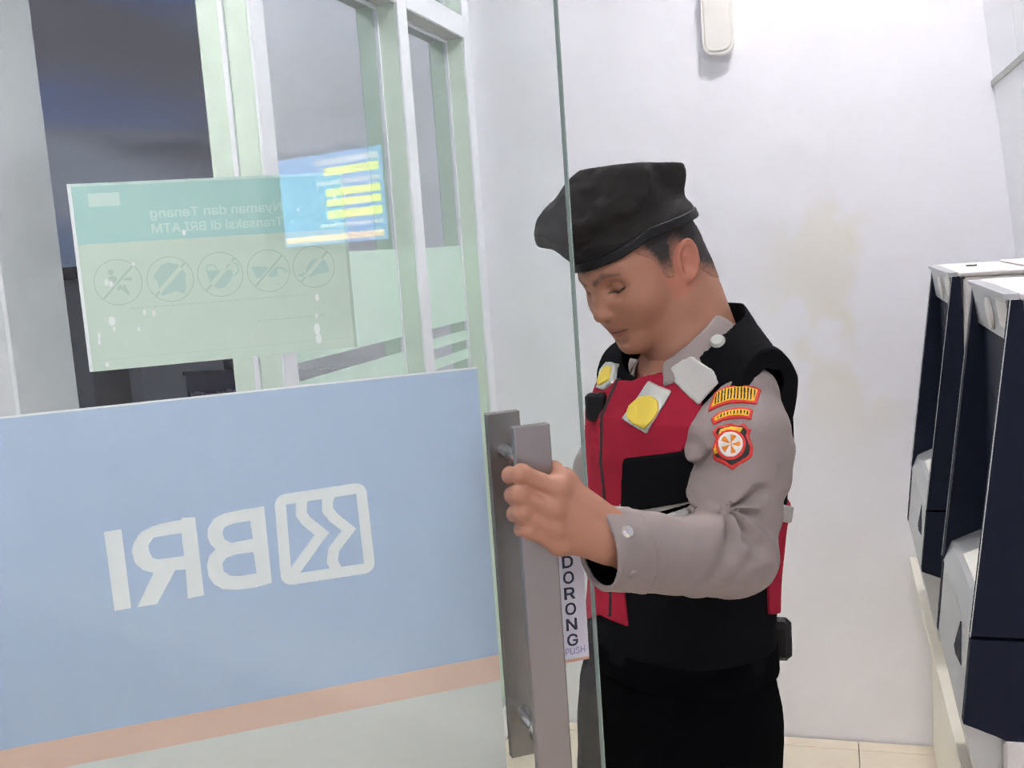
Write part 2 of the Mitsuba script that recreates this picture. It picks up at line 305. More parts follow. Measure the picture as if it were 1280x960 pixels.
def poster():
    t = thing('rules_poster', 'pale green mirrored poster of forbidden items on the door above the banner', 'poster')
    F = Film(t)
    a0, a1, z0, z1 = -.553, -.2665, 1.5035, 1.7005
    zb = 1.6375
    F.put('sheet', sbox(a0, z0, a1, zb), 'poster_green')
    F.put('header_band', sbox(a0, zb, a1, z1), 'poster_teal')
    F.put('border', sbox(a0, z0, a0 + .0035, z1), 'film_white'); F.put('border', sbox(a0 + .0035, z1 - .003, a1, z1), 'poster_text')
    F.put('border', sbox(a1 - .0035, z0, a1, z1 - .003), 'poster_line')
    F.put('corner_mark', sbox(-.534, 1.676, -.503, 1.690), 'poster_text')
    F.put('lettering', text_shape('Nyaman dan Tenang', -.3365, 1.6615, .138, .0093), 'poster_text')
    F.put('lettering', text_shape('Transaksi di BRI ATM', -.3365, 1.6455, .138, .0093), 'poster_text')
    cs = [(-0.5142, 1.5959), (-0.4612, 1.5952), (-0.4089, 1.5965), (-0.3571, 1.5966), (-0.3072, 1.5974)]
    r = .0245
    def line(a, b, w): return LineString([a, b]).buffer(w, cap_style=2)
    for i, c in enumerate(cs):
        q = Point(c).buffer(r - .001 * (i > 2))
        ring = q.difference(q.buffer(-.0011))
        bar = line((c[0] - .0165, c[1] - .0165), (c[0] + .0165, c[1] + .0165), .0011)
        U = lambda *pts: Polygon([(c[0] + x * .001, c[1] + y * .001) for x, y in pts]).buffer(.0012)
        shapes = [
            unary_union([Point(c[0] - .006, c[1] + .011).buffer(.003), U((-8, 5), (-3, 6), (3, -6), (0, -8)), U((2, 3), (13, 2), (13, 3)), U((4, -8), (9, -13), (6, -4))]),
            unary_union([U((-13, 7), (-8, 14), (0, 17), (9, 14), (14, 6), (14, -10), (12, -15), (4, -12), (-3, -14), (-10, -16), (-12, -8)), Point(c[0] - .012, c[1] + .004).buffer(.0045), Point(c[0] + .012, c[1] + .004).buffer(.0045)]),
            unary_union([U((-13, 4), (-4, 3), (5, 4), (12, 3), (10, -6), (3, -13), (-4, -14), (-11, -8)), Point(c[0] + .0125, c[1] + .005).buffer(.008).difference(Point(c[0] + .0125, c[1] + .005).buffer(.0062)), Point(c[0] - .009, c[1] + .006).buffer(.006).difference(Point(c[0] - .009, c[1] + .006).buffer(.0045))]),
            unary_union([U((-17, 5), (-3, 3.5), (8, 2), (8, -5), (1, -6), (-2, -1), (-6, -1), (-8, -5), (-13, -6)), LineString([(c[0] + .007, c[1] + .002), (c[0] + .013, c[1] + .003), (c[0] + .0195, c[1] - .0015)]).buffer(.0011)]),
            unary_union([U((-17, -8), (-9, -7), (-6, 1), (-1, 7), (6, 9), (12, 6), (15, -1), (15, -6), (4, -7), (-8, -10))]),
        ]
        F.put('icon', unary_union([shapes[i].difference(bar.buffer(.0012))]), 'poster_icon' if i else 'poster_line')
        F.put('ban_ring', unary_union([ring, bar if i in (0, 3) else bar.difference(shapes[i])]), 'poster_line')
    rng = np.random.default_rng(5)
    def smallprint(a, b, z, zz):
        out, x = [], a
        while x < b:
            w = rng.uniform(.003, .008)
            f = (x - a) / (b - a); zc = z + (zz - z) * f
            out.append(sbox(x, zc - .0009, min(x + w, b), zc + .0009)); x += w + .0018
        return unary_union(out)
    F.put('fine_print', smallprint(-.507, -.318, 1.5672, 1.5672), 'poster_mark')
    F.put('fine_print', smallprint(-.375, -.300, 1.5425, 1.5425), 'poster_mark')
    F.put('fold_line', sbox(-.545, 1.5145, -.268, 1.5152), 'poster_mark')
    spots = [(-0.4971, 1.6139), (-0.5259, 1.5968), (-0.5214, 1.5948), (-0.4915, 1.5619), (-0.482, 1.5602), (-0.525, 1.5555), (-0.5236, 1.5469), (-0.4991, 1.5447), (-0.54, 1.5348), (-0.5393, 1.5415), (-0.5349, 1.5097), (-0.3069, 1.5631), (-0.3102, 1.5276), (-0.3094, 1.5167), (-0.3097, 1.5428), (-0.3187, 1.6618), (-0.4421, 1.644), (-0.2771, 1.6735)]
    for i, s in enumerate(spots):
        rr = .0042 if i in (5, 12, 13) else rng.uniform(.0014, .0030)
        g = affinity.scale(Point(s).buffer(rr, 5), .8, rng.uniform(1.0, 1.8))
        F.put('glue_spot', g, 'glue_white')
    F.finish()
poster()
def push_sticker():
    t = thing('push_sticker', 'narrow white sticker reading DORONG down the door beside the pull bar', 'sticker')
    fr = lambda v: dfr(np.stack([v[:, 0], .0006 + v[:, 2], v[:, 1]], 1))
    def put(name, poly, m, up=0):
        f2 = lambda v: dfr(np.stack([v[:, 0], .0006 + .0004 * up + v[:, 2], v[:, 1]], 1))
        return add(name, flat(poly, .0004, f2), m, t)
    s0, s1, z0, z1 = -.0500, -.0125, 1.0895, 1.285
    put('sheet', sbox(s0, z0, s1, z1), 'sticker_white'); put('orange_edge', sbox(s0, z0 - .004, s1, z0), 'film_orange')
    for i, ch in enumerate('DORONG'):
        zc = 1.2155 - i * .0201
        door_text(ch, -.0405, zc - .0082, .0145, .0145, False, 'ink_navy', t, 'letter', .0012, bold=True)
    door_text('PUSH', -.0435, 1.0955, .026, .0085, False, 'ink_violet', t, 'lettering', .0012)
    q = sbox(-.0455, 1.228, -.0195, 1.256); q = q.buffer(-.005).buffer(.005)
    z = unary_union([q.difference(q.buffer(-.003)), LineString([(-.039, 1.254), (-.034, 1.243), (-.039, 1.230)]).buffer(.002), LineString([(-.031, 1.254), (-.026, 1.243), (-.031, 1.230)]).buffer(.002)])
    put('emblem', z, 'ink_navy', 1)
push_sticker()

# ---------------------------------------------------------------- emergency unit on the end wall
def wall_unit():
    t = thing('wall_unit', 'small white rounded plastic unit mounted high on the end wall', 'wall unit')
    x0, x1, z0, z1 = -.337, -.246, 2.128, 2.36
    sh = sbox(x0, z0, x1, z1); sh = sh.buffer(-.035).buffer(.035)
    fr = lambda y: (lambda v: np.stack([v[:, 0], y - v[:, 2], v[:, 1]], 1))
    add('housing', flat(sh.buffer(-.002), .040, fr(YB)), 'device_white', t)
    add('lip', flat(sh.difference(sh.buffer(-.006)), .006, fr(YB - .038)), 'device_white', t)
    add('front_cover', flat(sh.buffer(-.010).buffer(.0), .008, fr(YB - .040)), 'device_white', t)
    add('screw_boss', cyl([-.297, YB - .047, 2.298], [-.297, YB - .053, 2.298], .014, 28, .011), 'device_white', t, smooth=30)
    add('screw_hole', cyl([-.297, YB - .0525, 2.300], [-.297, YB - .0545, 2.300], .0045, 16), 'plug_and_hole_shade', t)  # solid dark disc, the shade of a hole put into its colour
wall_unit()

# ---------------------------------------------------------------- cash machines on a cream plinth
def plinth():
    t = thing('machine_plinth', 'long cream ledge under the cash machines along the right wall', 'ledge')
    prof = [(.262, 0), (.262, .50), (.244, .515), (.244, .545), (.226, .555), (.226, .575), (.205, .583), (.205, .600), (XR - .002, .600), (XR - .002, 0)]
    add('body', flat(P(*prof), YB - .004 - YR - .01, lambda v: np.stack([v[:, 0], YR + .01 + v[:, 2], v[:, 1]], 1)), 'cream_plinth', t)
plinth()
def atm(y0, y1, lab):
    """Nose towards -x. y0 = the fin nearer the viewer, y1 = the farther one."""
    t = thing('cash_machine', lab, 'cash machine', 'white and navy cash machines in a row')
    XZ = lambda y: (lambda v: np.stack([v[:, 0], y + v[:, 2], v[:, 1]], 1))
    ft = .022
    add('cabinet', bx(.2725, XR - .003, y0 - .004, y1 + .004, .601, 1.476, .004), 'atm_white', t)
    add('top_cover', bx(.262, XR - .003, y0 - .008, y1 + .008, 1.477, 1.488, .003), 'atm_white', t)
    add('top_seam_plate', bx(.40, XR - .01, y0 + .10, y1 - .06, 1.489, 1.494, .002), 'atm_white', t)
    add('top_plug', cyl([.318, (y0 + y1) / 2 + .02, 1.4885], [.318, (y0 + y1) / 2 + .02, 1.4915], .012, 20), 'plug_and_hole_shade', t)
    up = P((.250, 1.482), (.268, 1.482), (.283, .965), (.1895, .965))
    lo = P((.1893, .961), (.300, .961), (.300, .770), (.2230, .806), (.1765, .823))
    for nm, pl in (('side_fin', up), ('lower_fin', lo)):
        for ya in (y0, y1 - ft):
            add(nm, flat(pl.buffer(-.001), ft, XZ(ya)), 'atm_navy', t)
            if nm == 'side_fin':
                e = LineString([(.2500, 1.480), (.1893, .966)]).buffer(.0007)
                add('fin_edge', flat(e, .0016, XZ(ya - .0008 if ya == y0 else ya + ft)), 'silver_plastic', t)
    ya, yb = y0 + ft, y1 - ft
    # header with its round emblem plate
    hd = hull([(.240, y, 1.487) for y in (y0 - .002, y1 + .002)] + [(.262, y, 1.487) for y in (y0 - .002, y1 + .002)] + [(.244, y, 1.478) for y in (y0 - .002, y1 + .002)] + [(.262, y, 1.478) for y in (y0 - .002, y1 + .002)])
    add('header_cap', hd, 'silver_plastic', t)
    hp = hull([(x, y, z) for y in (ya, yb) for x, z in ((.246, 1.478), (.272, 1.478), (.2565, 1.410), (.272, 1.410))])
    add('header_panel', hp, 'silver_plastic', t)
    nx = np.array([-.9883, 0, -.1526]); cc = np.array([.2512, (ya + yb) / 2 - .01, 1.4440])
    add('round_emblem', cyl(cc + nx * .0005, cc + nx * .005, .027, 36, .026), 'device_white', t, smooth=30)
    add('paper_label', hull([(x, y, z) for y in (ya + .004, ya + .10) for x, z in ((.2462, 1.472), (.2482, 1.472), (.2527, 1.430), (.2547, 1.430))]), 'device_white', t)
    add('screen_recess', hull([(x, y, z) for y in (ya, yb) for x, z in ((.2655, 1.412), (.2722, 1.412), (.2655, 1.00), (.2722, 1.00))]), 'atm_navy', t)
    # console: sloping keyboard shelf under a clear hood, then the silver nose with its slot
    add('console', hull([(x, y, z) for y in (ya, yb) for x, z in ((.205, 1.00), (.280, 1.035), (.190, .962), (.280, .962))]), 'silver_plastic', t)
    add('keypad', hull([(x, y, z) for y in (ya + .12, yb - .10) for x, z in ((.214, 1.0055), (.262, 1.0275), (.214, 1.001), (.262, 1.02))]), 'device_white', t)
    add('key_hood', hull([(x, y, z) for y in (ya + .02, ya + .10) for x, z in ((.205, 1.00), (.235, 1.06), (.270, 1.06), (.270, 1.02))]), 'silver_plastic', t)
    add('nose_panel', hull([(x, y, z) for y in (ya, yb) for x, z in ((.1915, .960), (.1790, .824), (.290, .960), (.290, .824))]), 'silver_plastic', t)
    add('nose_underside', hull([(x, y, z) for y in (ya, yb) for x, z in ((.1790, .823), (.212, .655), (.290, .823), (.290, .655))]), 'silver_plastic', t)
    add('card_slot', hull([(.1885, ya + .10, .945), (.1840, ya + .06, .885), (.1835, ya + .17, .870), (.20, ya + .10, .945), (.20, ya + .06, .885), (.20, ya + .17, .870)]), 'atm_navy', t)
    add('lower_cabinet', bx(.235, .30, y0 - .004, y1 + .004, .601, .80, .004), 'atm_white', t)
    return t
atm(2.410, 2.860, 'navy finned cash machine nearest the end wall, partly behind its neighbour')
atm(1.655, 2.075, 'navy finned cash machine at the right edge, nearest the viewer')

# ---------------------------------------------------------------- lit screen on the right wall: seen mirrored in the door glass
def wall_screen():
    t = thing('wall_screen', 'lit blue screen with yellow rows, seen only as a reflection in the door', 'screen')
    Y0, Y1, Z0, Z1, X = -.235, .200, 1.648, 1.866, .458
    add('housing', bx(X, X + .03, Y0 - .015, Y1 + .015, Z0 - .015, Z1 + .015, .004), 'dark_paint', t)
    def lit(name, y0, y1, z0, z1, col, dx):
        v = np.array([[X - dx, y0, z0], [X - dx, y1, z0], [X - dx, y1, z1], [X - dx, y0, z1]])
        k = add(name, (v, np.array([[0, 2, 1], [0, 3, 2]])), 'dark_paint', t)
        scene[k]['emitter'] = {'type': 'area', 'radiance': rgb(*col)}
    lit('display', -.165, Y1, Z0, Z1, (.45, 1.7, 3.5), .0006)
    zz = [(1.838, 1.853, 'w'), (1.812, 1.831, 'y'), (1.790, 1.800, 'w'), (1.762, 1.780, 'y'), (1.738, 1.755, 'y'), (1.708, 1.728, 'y'), (1.688, 1.696, 'w'), (1.656, 1.671, 'o')]
    for z0, z1, c in zz:
        y0 = {'w': -.03, 'y': .0, 'o': -.16}[c]
        lit('text_row', y0, Y1 - .012, z0, z1, {'w': (2.8, 3.3, 3.6), 'y': (5.0, 5.6, .5), 'o': (5.2, 3.7, 2.0)}[c], .0012)
wall_screen()

# ---------------------------------------------------------------- outside, at night
def outside():
    k = add('ground', bx(-14, XO - .01, -6, 16, -.3, -.16), 'asphalt'); tag(k, 'dark asphalt yard outside the doorway', 'ground', kind='structure')
    t = thing('porch_pillar', 'grey painted pillar outside the doorway', 'pillar')
    add('shaft', bx(-2.0, -1.75, 1.885, 2.088, -.16, 3.0, .006), 'pillar_grey', t)
    add('base', bx(-2.02, -1.735, 1.865, 2.108, -.16, .05, .006), 'pillar_grey', t)
    t = thing('boundary_wall', 'low cream boundary wall outside beyond the pillar', 'wall')
    add('body', bx(-2.75, -2.6, .2, 2.80, -.16, 1.62, .01), 'outer_cream', t); add('coping', bx(-2.79, -2.56, .18, 2.82, 1.62, 1.67, .01), 'outer_cream', t)
    t = thing('porch_lamp', 'added unseen lamp on a short arm outside, brightening the pillar and the jamb', 'lamp')  # lamp added to brighten the pillar and jamb outside, never in view
    add('arm', cyl([-1.201, 1.1, 2.62], [-1.42, 1.1, 2.62], .02, 12), 'aluminium_white', t)
    add('housing', cyl([-1.5, 1.1, 2.65], [-1.5, 1.1, 2.60], .12, 32), 'aluminium_white', t)
    a = np.arange(32) * 2 * np.pi / 32
    v = np.vstack([[[-1.5, 1.1, 2.598]], np.stack([-1.5 + .11 * np.cos(a), 1.1 + .11 * np.sin(a), a * 0 + 2.598], 1)])
    k = add('diffuser', (v, np.array([[0, (i + 1) % 32 + 1, i + 1] for i in range(32)])), 'ceiling_paint', t)
    scene[k]['emitter'] = {'type': 'area', 'radiance': rgb(LAMP_ADDED, LAMP_ADDED * .97, LAMP_ADDED * .93)}
    t = thing('gate_house', 'small beige building with an open doorway far across the yard', 'building')
    add('body', bx(-9.6, -7.35, 9.0, 10.5, -.16, 1.62), 'outer_cream', t)
    add('lintel', bx(-7.35, -6.90, 9.0, 9.2, 1.35, 1.62), 'outer_cream', t)
    add('side_wall', bx(-6.90, -6.75, 9.0, 10.5, -.16, 1.62), 'outer_cream', t)
    add('rear_wall', bx(-7.35, -6.90, 10.4, 10.5, -.16, 1.62), 'outer_cream', t); add('roof', bx(-9.7, -6.65, 8.9, 10.6, 1.62, 1.75, .01), 'dark_paint', t)
    t = thing('yard_sign', 'dark blue sign board with pale lettering low in the yard', 'sign')
    add('board', bx(-4.16, -3.72, 6.0, 6.03, .70, .945, .004), 'sign_navy', t)
    add('rim', bx(-4.17, -3.71, 5.985, 6.0, .925, .95, .002), 'dark_paint', t)
    rng = np.random.default_rng(3); x = -4.13
    for i in range(9):
        w = rng.uniform(.022, .045)
        add('pale_mark', bx(x, x + w, 5.994, 6.0, .745, .745 + rng.uniform(.05, .075)), 'grey_seal', t); x += w + .008
    for x in (-4.1, -3.78): add('leg', bx(x - .015, x + .015, 6.0, 6.03, -.16, .70), 'dark_paint', t)
    t = thing('kerb', 'low grey kerb crossing the yard', 'kerb')
    add('body', bx(-9.0, -3.0, 6.6, 6.9, -.16, .08, .01), 'asphalt', t)
outside()

# ---------------------------------------------------------------- distance fields -> meshes
def nrm(v): v = np.asarray(v, float); return v / np.linalg.norm(v)
def smin(a, b, k):
    h = np.maximum(k - np.abs(a - b), 0) / k
    return np.minimum(a, b) - h * h * k * .25
def smax(a, b, k): return -smin(-a, -b, k)
def cone(p, a, b, ra, rb):
    """Capsule whose radius runs from ra to rb."""
    a, b = np.asarray(a, float), np.asarray(b, float); ab = b - a
    t = np.clip(((p - a) @ ab) / (ab @ ab), 0, 1)
    return np.linalg.norm(p - a - t[:, None] * ab, axis=1) - (ra + (rb - ra) * t)
def ell(p, c, r):
    q = (p - np.asarray(c)) / np.asarray(r); l = np.linalg.norm(q, axis=1)
    g = np.linalg.norm(q / np.asarray(r), axis=1)
    return l * (l - 1) / np.maximum(g, 1e-6)
def chain(p, pts, rs, k=.01):
    d = None
    for i in range(len(pts) - 1):
        c = cone(p, pts[i], pts[i + 1], rs[i], rs[i + 1]); d = c if d is None else smin(d, c, k)
    return d
def poly2(q, pts):
    """Signed distance to a polygon in the plane (negative inside)."""
    pts = np.asarray(pts, float); n = len(pts); d = np.full(len(q), 1e9); s = np.ones(len(q))
    for i in range(n):
        a, b = pts[i], pts[i - 1]; e = b - a; w = q - a
        t = np.clip((w @ e) / (e @ e), 0, 1); r = w - t[:, None] * e
        d = np.minimum(d, (r * r).sum(1))
        c1, c2, c3 = q[:, 1] >= a[1], q[:, 1] < b[1], e[0] * w[:, 1] > e[1] * w[:, 0]
        f = (c1 & c2 & c3) | (~c1 & ~c2 & ~c3); s = np.where(f, -s, s)
    return s * np.sqrt(d)
def frame(o, X, Y, Z):
    o = np.asarray(o, float); M = np.stack([X, Y, Z], 1)
    return (lambda p: (p - o) @ M), (lambda q: o + np.asarray(q) @ M.T)
def nets(fn, lo, hi, h, relax=2):
    """Surface nets of fn < 0 on a grid of step h, evaluated only in the blocks near the surface."""
    lo, hi = np.asarray(lo, float), np.asarray(hi, float); B = 10
    nb = np.maximum(np.ceil((hi - lo) / h / B).astype(int), 1); n = nb * B
    bi = np.stack(np.meshgrid(*[np.arange(k) for k in nb], indexing='ij'), -1).reshape(-1, 3)
    dc = fn(lo + (bi * B + (B - 1) / 2) * h)
    act = np.abs(dc) < B * h * .87 * 1.9
    F = np.empty(tuple(nb) + (B, B, B), np.float32)
    F[tuple(bi.T)] = np.where(dc < 0, -1, 1)[:, None, None, None]
    loc = np.stack(np.meshgrid(*[np.arange(B)] * 3, indexing='ij'), -1).reshape(-1, 3)
    ab = bi[act]
    for i in range(0, len(ab), 600):
        s = ab[i:i + 600]
        F[tuple(s.T)] = fn((lo + (s[:, None] * B + loc[None]).reshape(-1, 3) * h)).reshape(len(s), B, B, B)
    F = F.transpose(0, 3, 1, 4, 2, 5).reshape(n)
    F[0], F[-1], F[:, 0], F[:, -1], F[:, :, 0], F[:, :, -1] = [np.abs(x) + 1e-4 for x in (F[0], F[-1], F[:, 0], F[:, -1], F[:, :, 0], F[:, :, -1])]
    S = F < 0
    c = np.zeros(tuple(n - 1), np.uint8)
    cor = list(np.ndindex(2, 2, 2))
    for a in cor: c += S[a[0]:n[0] - 1 + a[0], a[1]:n[1] - 1 + a[1], a[2]:n[2] - 1 + a[2]]
    cells = np.argwhere((c > 0) & (c < 8))
    V = np.stack([F[tuple((cells + a).T)] for a in cor], 1).astype(float)
    acc, cnt = np.zeros((len(cells), 3)), np.zeros(len(cells))
    for i, a in enumerate(cor):
        for ax in range(3):
            if a[ax]: continue
            b = list(a); b[ax] = 1; j = cor.index(tuple(b))
            m = (V[:, i] < 0) != (V[:, j] < 0)
            t = np.where(m, V[:, i] / np.where(m, V[:, i] - V[:, j], 1), 0)
            pt = np.tile(np.array(a, float), (len(cells), 1)); pt[:, ax] = t
            acc += np.where(m[:, None], pt, 0); cnt += m
    v = lo + (cells + acc / cnt[:, None]) * h
    idx = np.full(tuple(n - 1), -1, np.int32); idx[tuple(cells.T)] = np.arange(len(cells))
    faces = []
    for ax in range(3):
        u, w = (ax + 1) % 3, (ax + 2) % 3
        sl0 = [slice(1, n[k] - 1) for k in range(3)]; sl1 = list(sl0); sl0[ax] = slice(0, n[ax] - 1); sl1[ax] = slice(1, n[ax])
        A, Bq = S[tuple(sl0)], S[tuple(sl1)]
        e = np.argwhere(A != Bq); off = np.array([1, 1, 1]); off[ax] = 0; e = e + off
        eu, ew = np.eye(3, dtype=int)[u], np.eye(3, dtype=int)[w]
        q = np.stack([idx[tuple((e - eu - ew).T)], idx[tuple((e - ew).T)], idx[tuple(e.T)], idx[tuple((e - eu).T)]], 1)
        flip = ~S[tuple(e.T)]
        q[flip] = q[flip][:, ::-1]
        faces.append(q)
    q = np.vstack(faces); q = q[(q >= 0).all(1)]
    f = np.vstack([q[:, [0, 1, 2]], q[:, [0, 2, 3]]])
    m = trimesh.Trimesh(v, f, process=False)
    if m.volume < 0: m.invert()
    if relax:
        e = np.unique(np.sort(f[:, [0, 1, 1, 2, 2, 0]].reshape(-1, 2), 1), axis=0)
        k = np.bincount(e.ravel(), minlength=len(v))
        for _ in range(relax):
            for w in (.5, -.53):
                s = np.stack([np.bincount(e[:, 0], v[e[:, 1], c], len(v)) + np.bincount(e[:, 1], v[e[:, 0], c], len(v)) for c in range(3)], 1)
                v = np.where(k[:, None] > 0, v + w * (s / np.maximum(k, 1)[:, None] - v), v)
        m = trimesh.Trimesh(v, m.faces, process=False)
    return m
def near_box(pts, pad): pts = np.asarray(pts, float); return pts.min(0) - pad, pts.max(0) + pad

# ---------------------------------------------------------------- the man: skeleton (metres, world)
SH_L, EL_L, CUFF_L = np.array((-0.1167, 1.4463, 1.397)), np.array((-0.1328, 1.3487, 1.1792)), np.array((-0.2652, 1.1431, 1.2518))
WR_L = np.array((-0.2531, 1.1434, 1.2653))
SH_R, EL_R, HA_R = np.array((-0.3078, 1.7119, 1.3798)), np.array((-0.371, 1.6813, 1.2202)), np.array((-0.2916, 1.5741, 1.1023))
FT, LT, UP = np.array([-.659, -.752, 0]), np.array([.752, -.659, 0]), np.array([0, 0, 1.0])
TC = np.array([-.2010, 1.547, 0])                    # the torso's axis
hf, hl, hu = np.array([-.6255, -.6761, -.3893]), np.array([.7086, -.7011, .0792]), np.array([-.3265, -.2263, .9177])
HO = np.array([-.2476, 1.526, 1.548])                     # midway between the ears
to_head, from_head = frame(HO, hf, hl, hu)
to_torso, from_torso = frame(TC, FT, LT, UP)
NECK0, NECK1 = from_head([-.022, 0, -.02]), np.array((-0.2042, 1.5309, 1.4435))
to_door = lambda p: np.stack([(p - E0) @ DD, (p - E0) @ DN, p[:, 2]], 1)

# torso profile: height, half width, half depth, forward shift
TZ = np.array([.78, .88, .95, 1.02, 1.10, 1.20, 1.29, 1.35, 1.40, 1.44, 1.47, 1.50])
TA = np.array([.142, .147, .147, .141, .138, .143, .149, .149, .134, .102, .075, .06])
TB = np.array([.112, .113, .108, .103, .104, .109, .110, .105, .093, .077, .062, .055])
TS = np.array([.058, .058, .056, .050, .038, .026, .022, .018, .0, -.006, -.008, -.006])
def torso(q, grow=0.0):
    z = q[:, 2]
    a, b, s = np.interp(z, TZ, TA) + grow, np.interp(z, TZ, TB) + grow, np.interp(z, TZ, TS)
    x, y = (q[:, 0] - s) / b, q[:, 1] / a
    l = (np.abs(x) ** 2.4 + np.abs(y) ** 2.4) ** (1 / 2.4)
    d = (l - 1) * np.minimum(a, b)
    return np.maximum(d, np.maximum(z - 1.50, .78 - z))

def skull_sdf(p):
    q = to_head(p); x, z = q[:, 0], q[:, 2]; y = np.abs(q[:, 1]); s = np.stack([x, y, z], 1)
    d = ell(s, (.004, 0, .048), (.091, .074, .084))
    d = smin(d, ell(s, (.050, 0, .022), (.047, .060, .062)), .03)
    d = smin(d, ell(s, (.047, 0, -.030), (.046, .053, .044)), .035)
    d = smin(d, ell(s, (.060, 0, -.020), (.0395, .036, .045)), .02)
    d = smin(d, cone(s, (.010, .050, -.042), (.072, .014, -.066), .017, .0165), .022)
    d = smin(d, cone(s, (.008, .058, -.01), (.010, .050, -.042), .014, .016), .02)
    d = smin(d, ell(s, (.081, 0, -.068), (.0155, .018, .0145)), .014)
    d = smin(d, ell(s, (.060, .040, -.004), (.024, .020, .020)), .032)                 # cheekbone
    d = smin(d, cone(s, (.084, .012, .041), (.070, .047, .042), .0105, .0095), .018)   # brow ridge
    d = smax(d, -ell(s, (.0935, .034, .024), (.0145, .0165, .0125)), .014)             # socket
    d = smin(d, ell(s, (.0735, .032, .0235), (.0140, .0150, .0125)), .004)             # lidded eye
    d = smax(d, -cone(s, (.0885, .020, .0185), (.0815, .045, .0195), .0012, .0012), .002)  # lid line
    d = smin(d, cone(s, (.0855, 0, .030), (.1050, 0, -.004), .0085, .0100), .012)      # nose
    d = smin(d, ell(s, (.1070, 0, -.008), (.0115, .0125, .0095)), .006)
    d = smin(d, ell(s, (.0975, .0120, -.0115), (.0105, .0072, .0075)), .005)
    d = smax(d, -ell(s, (.1035, .0062, -.0175), (.0055, .0036, .0032)), .002)
    d = smin(d, cone(s, (.0935, 0, -.0255), (.0945, 0, -.030), .008, .008), .012)
    d = smin(d, cone(s, (.0975, 0, -.0338), (.0850, .023, -.0375), .0062, .0030), .006)  # lips
    d = smin(d, cone(s, (.0955, 0, -.0445), (.0845, .021, -.0400), .0068, .0032), .006)
    d = smax(d, -cone(s, (.1045, 0, -.0388), (.0880, .0245, -.0390), .0010, .0012), .0025)
    d = smax(d, -ell(s, (.1020, 0, -.0555), (.0075, .018, .0050)), .008)
    return d
def ear_sdf(p):
    q = to_head(p); x, z = q[:, 0], q[:, 2]; y = np.abs(q[:, 1])
    # ear: plate, bowl, rim, lobe
    e = np.stack([x + .010 + .25 * (z - .01), y - .0745 + .32 * (x + .008), z - .012], 1)
    e = e / .74
    r = np.sqrt((e[:, 0] / .0195) ** 2 + (e[:, 2] / .033) ** 2)
    rim = np.sqrt(((r - 1) * .0215) ** 2 + (e[:, 1] - .005) ** 2) - .0046
    ear = np.maximum((r - 1) * .0195, np.abs(e[:, 1]) - .0042)
    ear = smin(ear, rim, .005); ear = smin(ear, ell(e, (.006, .002, -.027), (.0085, .005, .0095)), .005)
    ear = smin(ear, ell(e, (.0155, .004, -.004), (.0045, .0045, .007)), .004)
    ear = smax(ear, -ell(e, (.004, .008, -.004), (.0085, .0085, .0145)), .003)
    return ear * .74
def head_sdf(p): return smin(skull_sdf(p), ear_sdf(p), .005)
def neck_sdf(p):
    d = cone(p, NECK0, NECK1, .054, .060)
    d = smin(d, cone(p, from_head([-.055, 0, .02]), NECK1 + np.array([.02, .015, -.02]), .040, .060), .04)
    return d
def upper_sdf(p): return smin(head_sdf(p), neck_sdf(p), .022)

# left hand round the inner pull bar, in door coordinates
H = dict(
    wr=np.array((-0.0177, 0.088, 1.2702)),
    idx=[np.array((-0.0696, 0.0875, 1.3293)), np.array((-0.1107, 0.0835, 1.3517)), np.array((-0.1143, 0.052, 1.3444)), np.array((-0.0991, 0.034, 1.3381))],
    mid=[np.array((-0.0773, 0.0885, 1.3074)), np.array((-0.1142, 0.083, 1.3281)), np.array((-0.111, 0.045, 1.319)), np.array((-0.0917, 0.036, 1.3134))],
    rin=[np.array((-0.0763, 0.0865, 1.2844)), np.array((-0.1126, 0.082, 1.3065)), np.array((-0.1097, 0.045, 1.2968)), np.array((-0.0916, 0.037, 1.2914))],
    lit=[np.array((-0.0706, 0.083, 1.2629)), np.array((-0.1067, 0.08, 1.2856)), np.array((-0.1036, 0.046, 1.277)), np.array((-0.0874, 0.038, 1.2717))],
    thu=[np.array((-0.0313, 0.084, 1.296)), np.array((-0.0573, 0.074, 1.3352)), np.array((-0.0579, 0.042, 1.3407)), np.array((-0.0804, 0.033, 1.344))])
def hand_sdf(p):
    q = to_door(p); w = H['wr']; d = None
    for k, r in (('idx', .0128), ('mid', .0132), ('rin', .0128), ('lit', .0118)):
        m = H[k][0] + np.array([0, -.006, 0])
        c = cone(q, w + (m - w) * .12 + np.array([0, 0, {'idx': .008, 'mid': .003, 'rin': -.004, 'lit': -.010}[k]]), m, .0185, r)
        d = c if d is None else smin(d, c, .014)
    d = smin(d, cone(q, w + np.array([.004, -.010, -.006]), H['thu'][0], .017, .0165), .014)     # ball of the thumb
    d = smin(d, cone(q, H['thu'][0], H['thu'][1], .0165, .0125), .012)
    d = smin(d, cone(q, H['thu'][1], H['idx'][0] + np.array([0, -.012, 0]), .010, .010), .014)   # web
    for k, rs in (('idx', (.0108, .0098, .0090, .0078)), ('mid', (.0112, .0102, .0092, .0080)), ('rin', (.0108, .0098, .0090, .0078)), ('lit', (.0098, .0088, .0080, .0070))):
        f = chain(q, H[k], rs, .006)
        f = smin(f, np.linalg.norm(q - H[k][1] - np.array([-.0005, .001, 0]), axis=1) - rs[1] * 1.07, .004)   # knuckle
        d = smin(d, f, .006)
        d = smin(d, np.linalg.norm(q - H[k][0] - np.array([0, .0005, 0]), axis=1) - rs[0] * 1.08, .010)
    d = smin(d, chain(q, H['thu'][1:], (.0118, .0105, .0085), .006), .006)
    return d
AXL = nrm(CUFF_L - EL_L); IN_L = CUFF_L - AXL * .075 + np.array([0, 0, -.006])
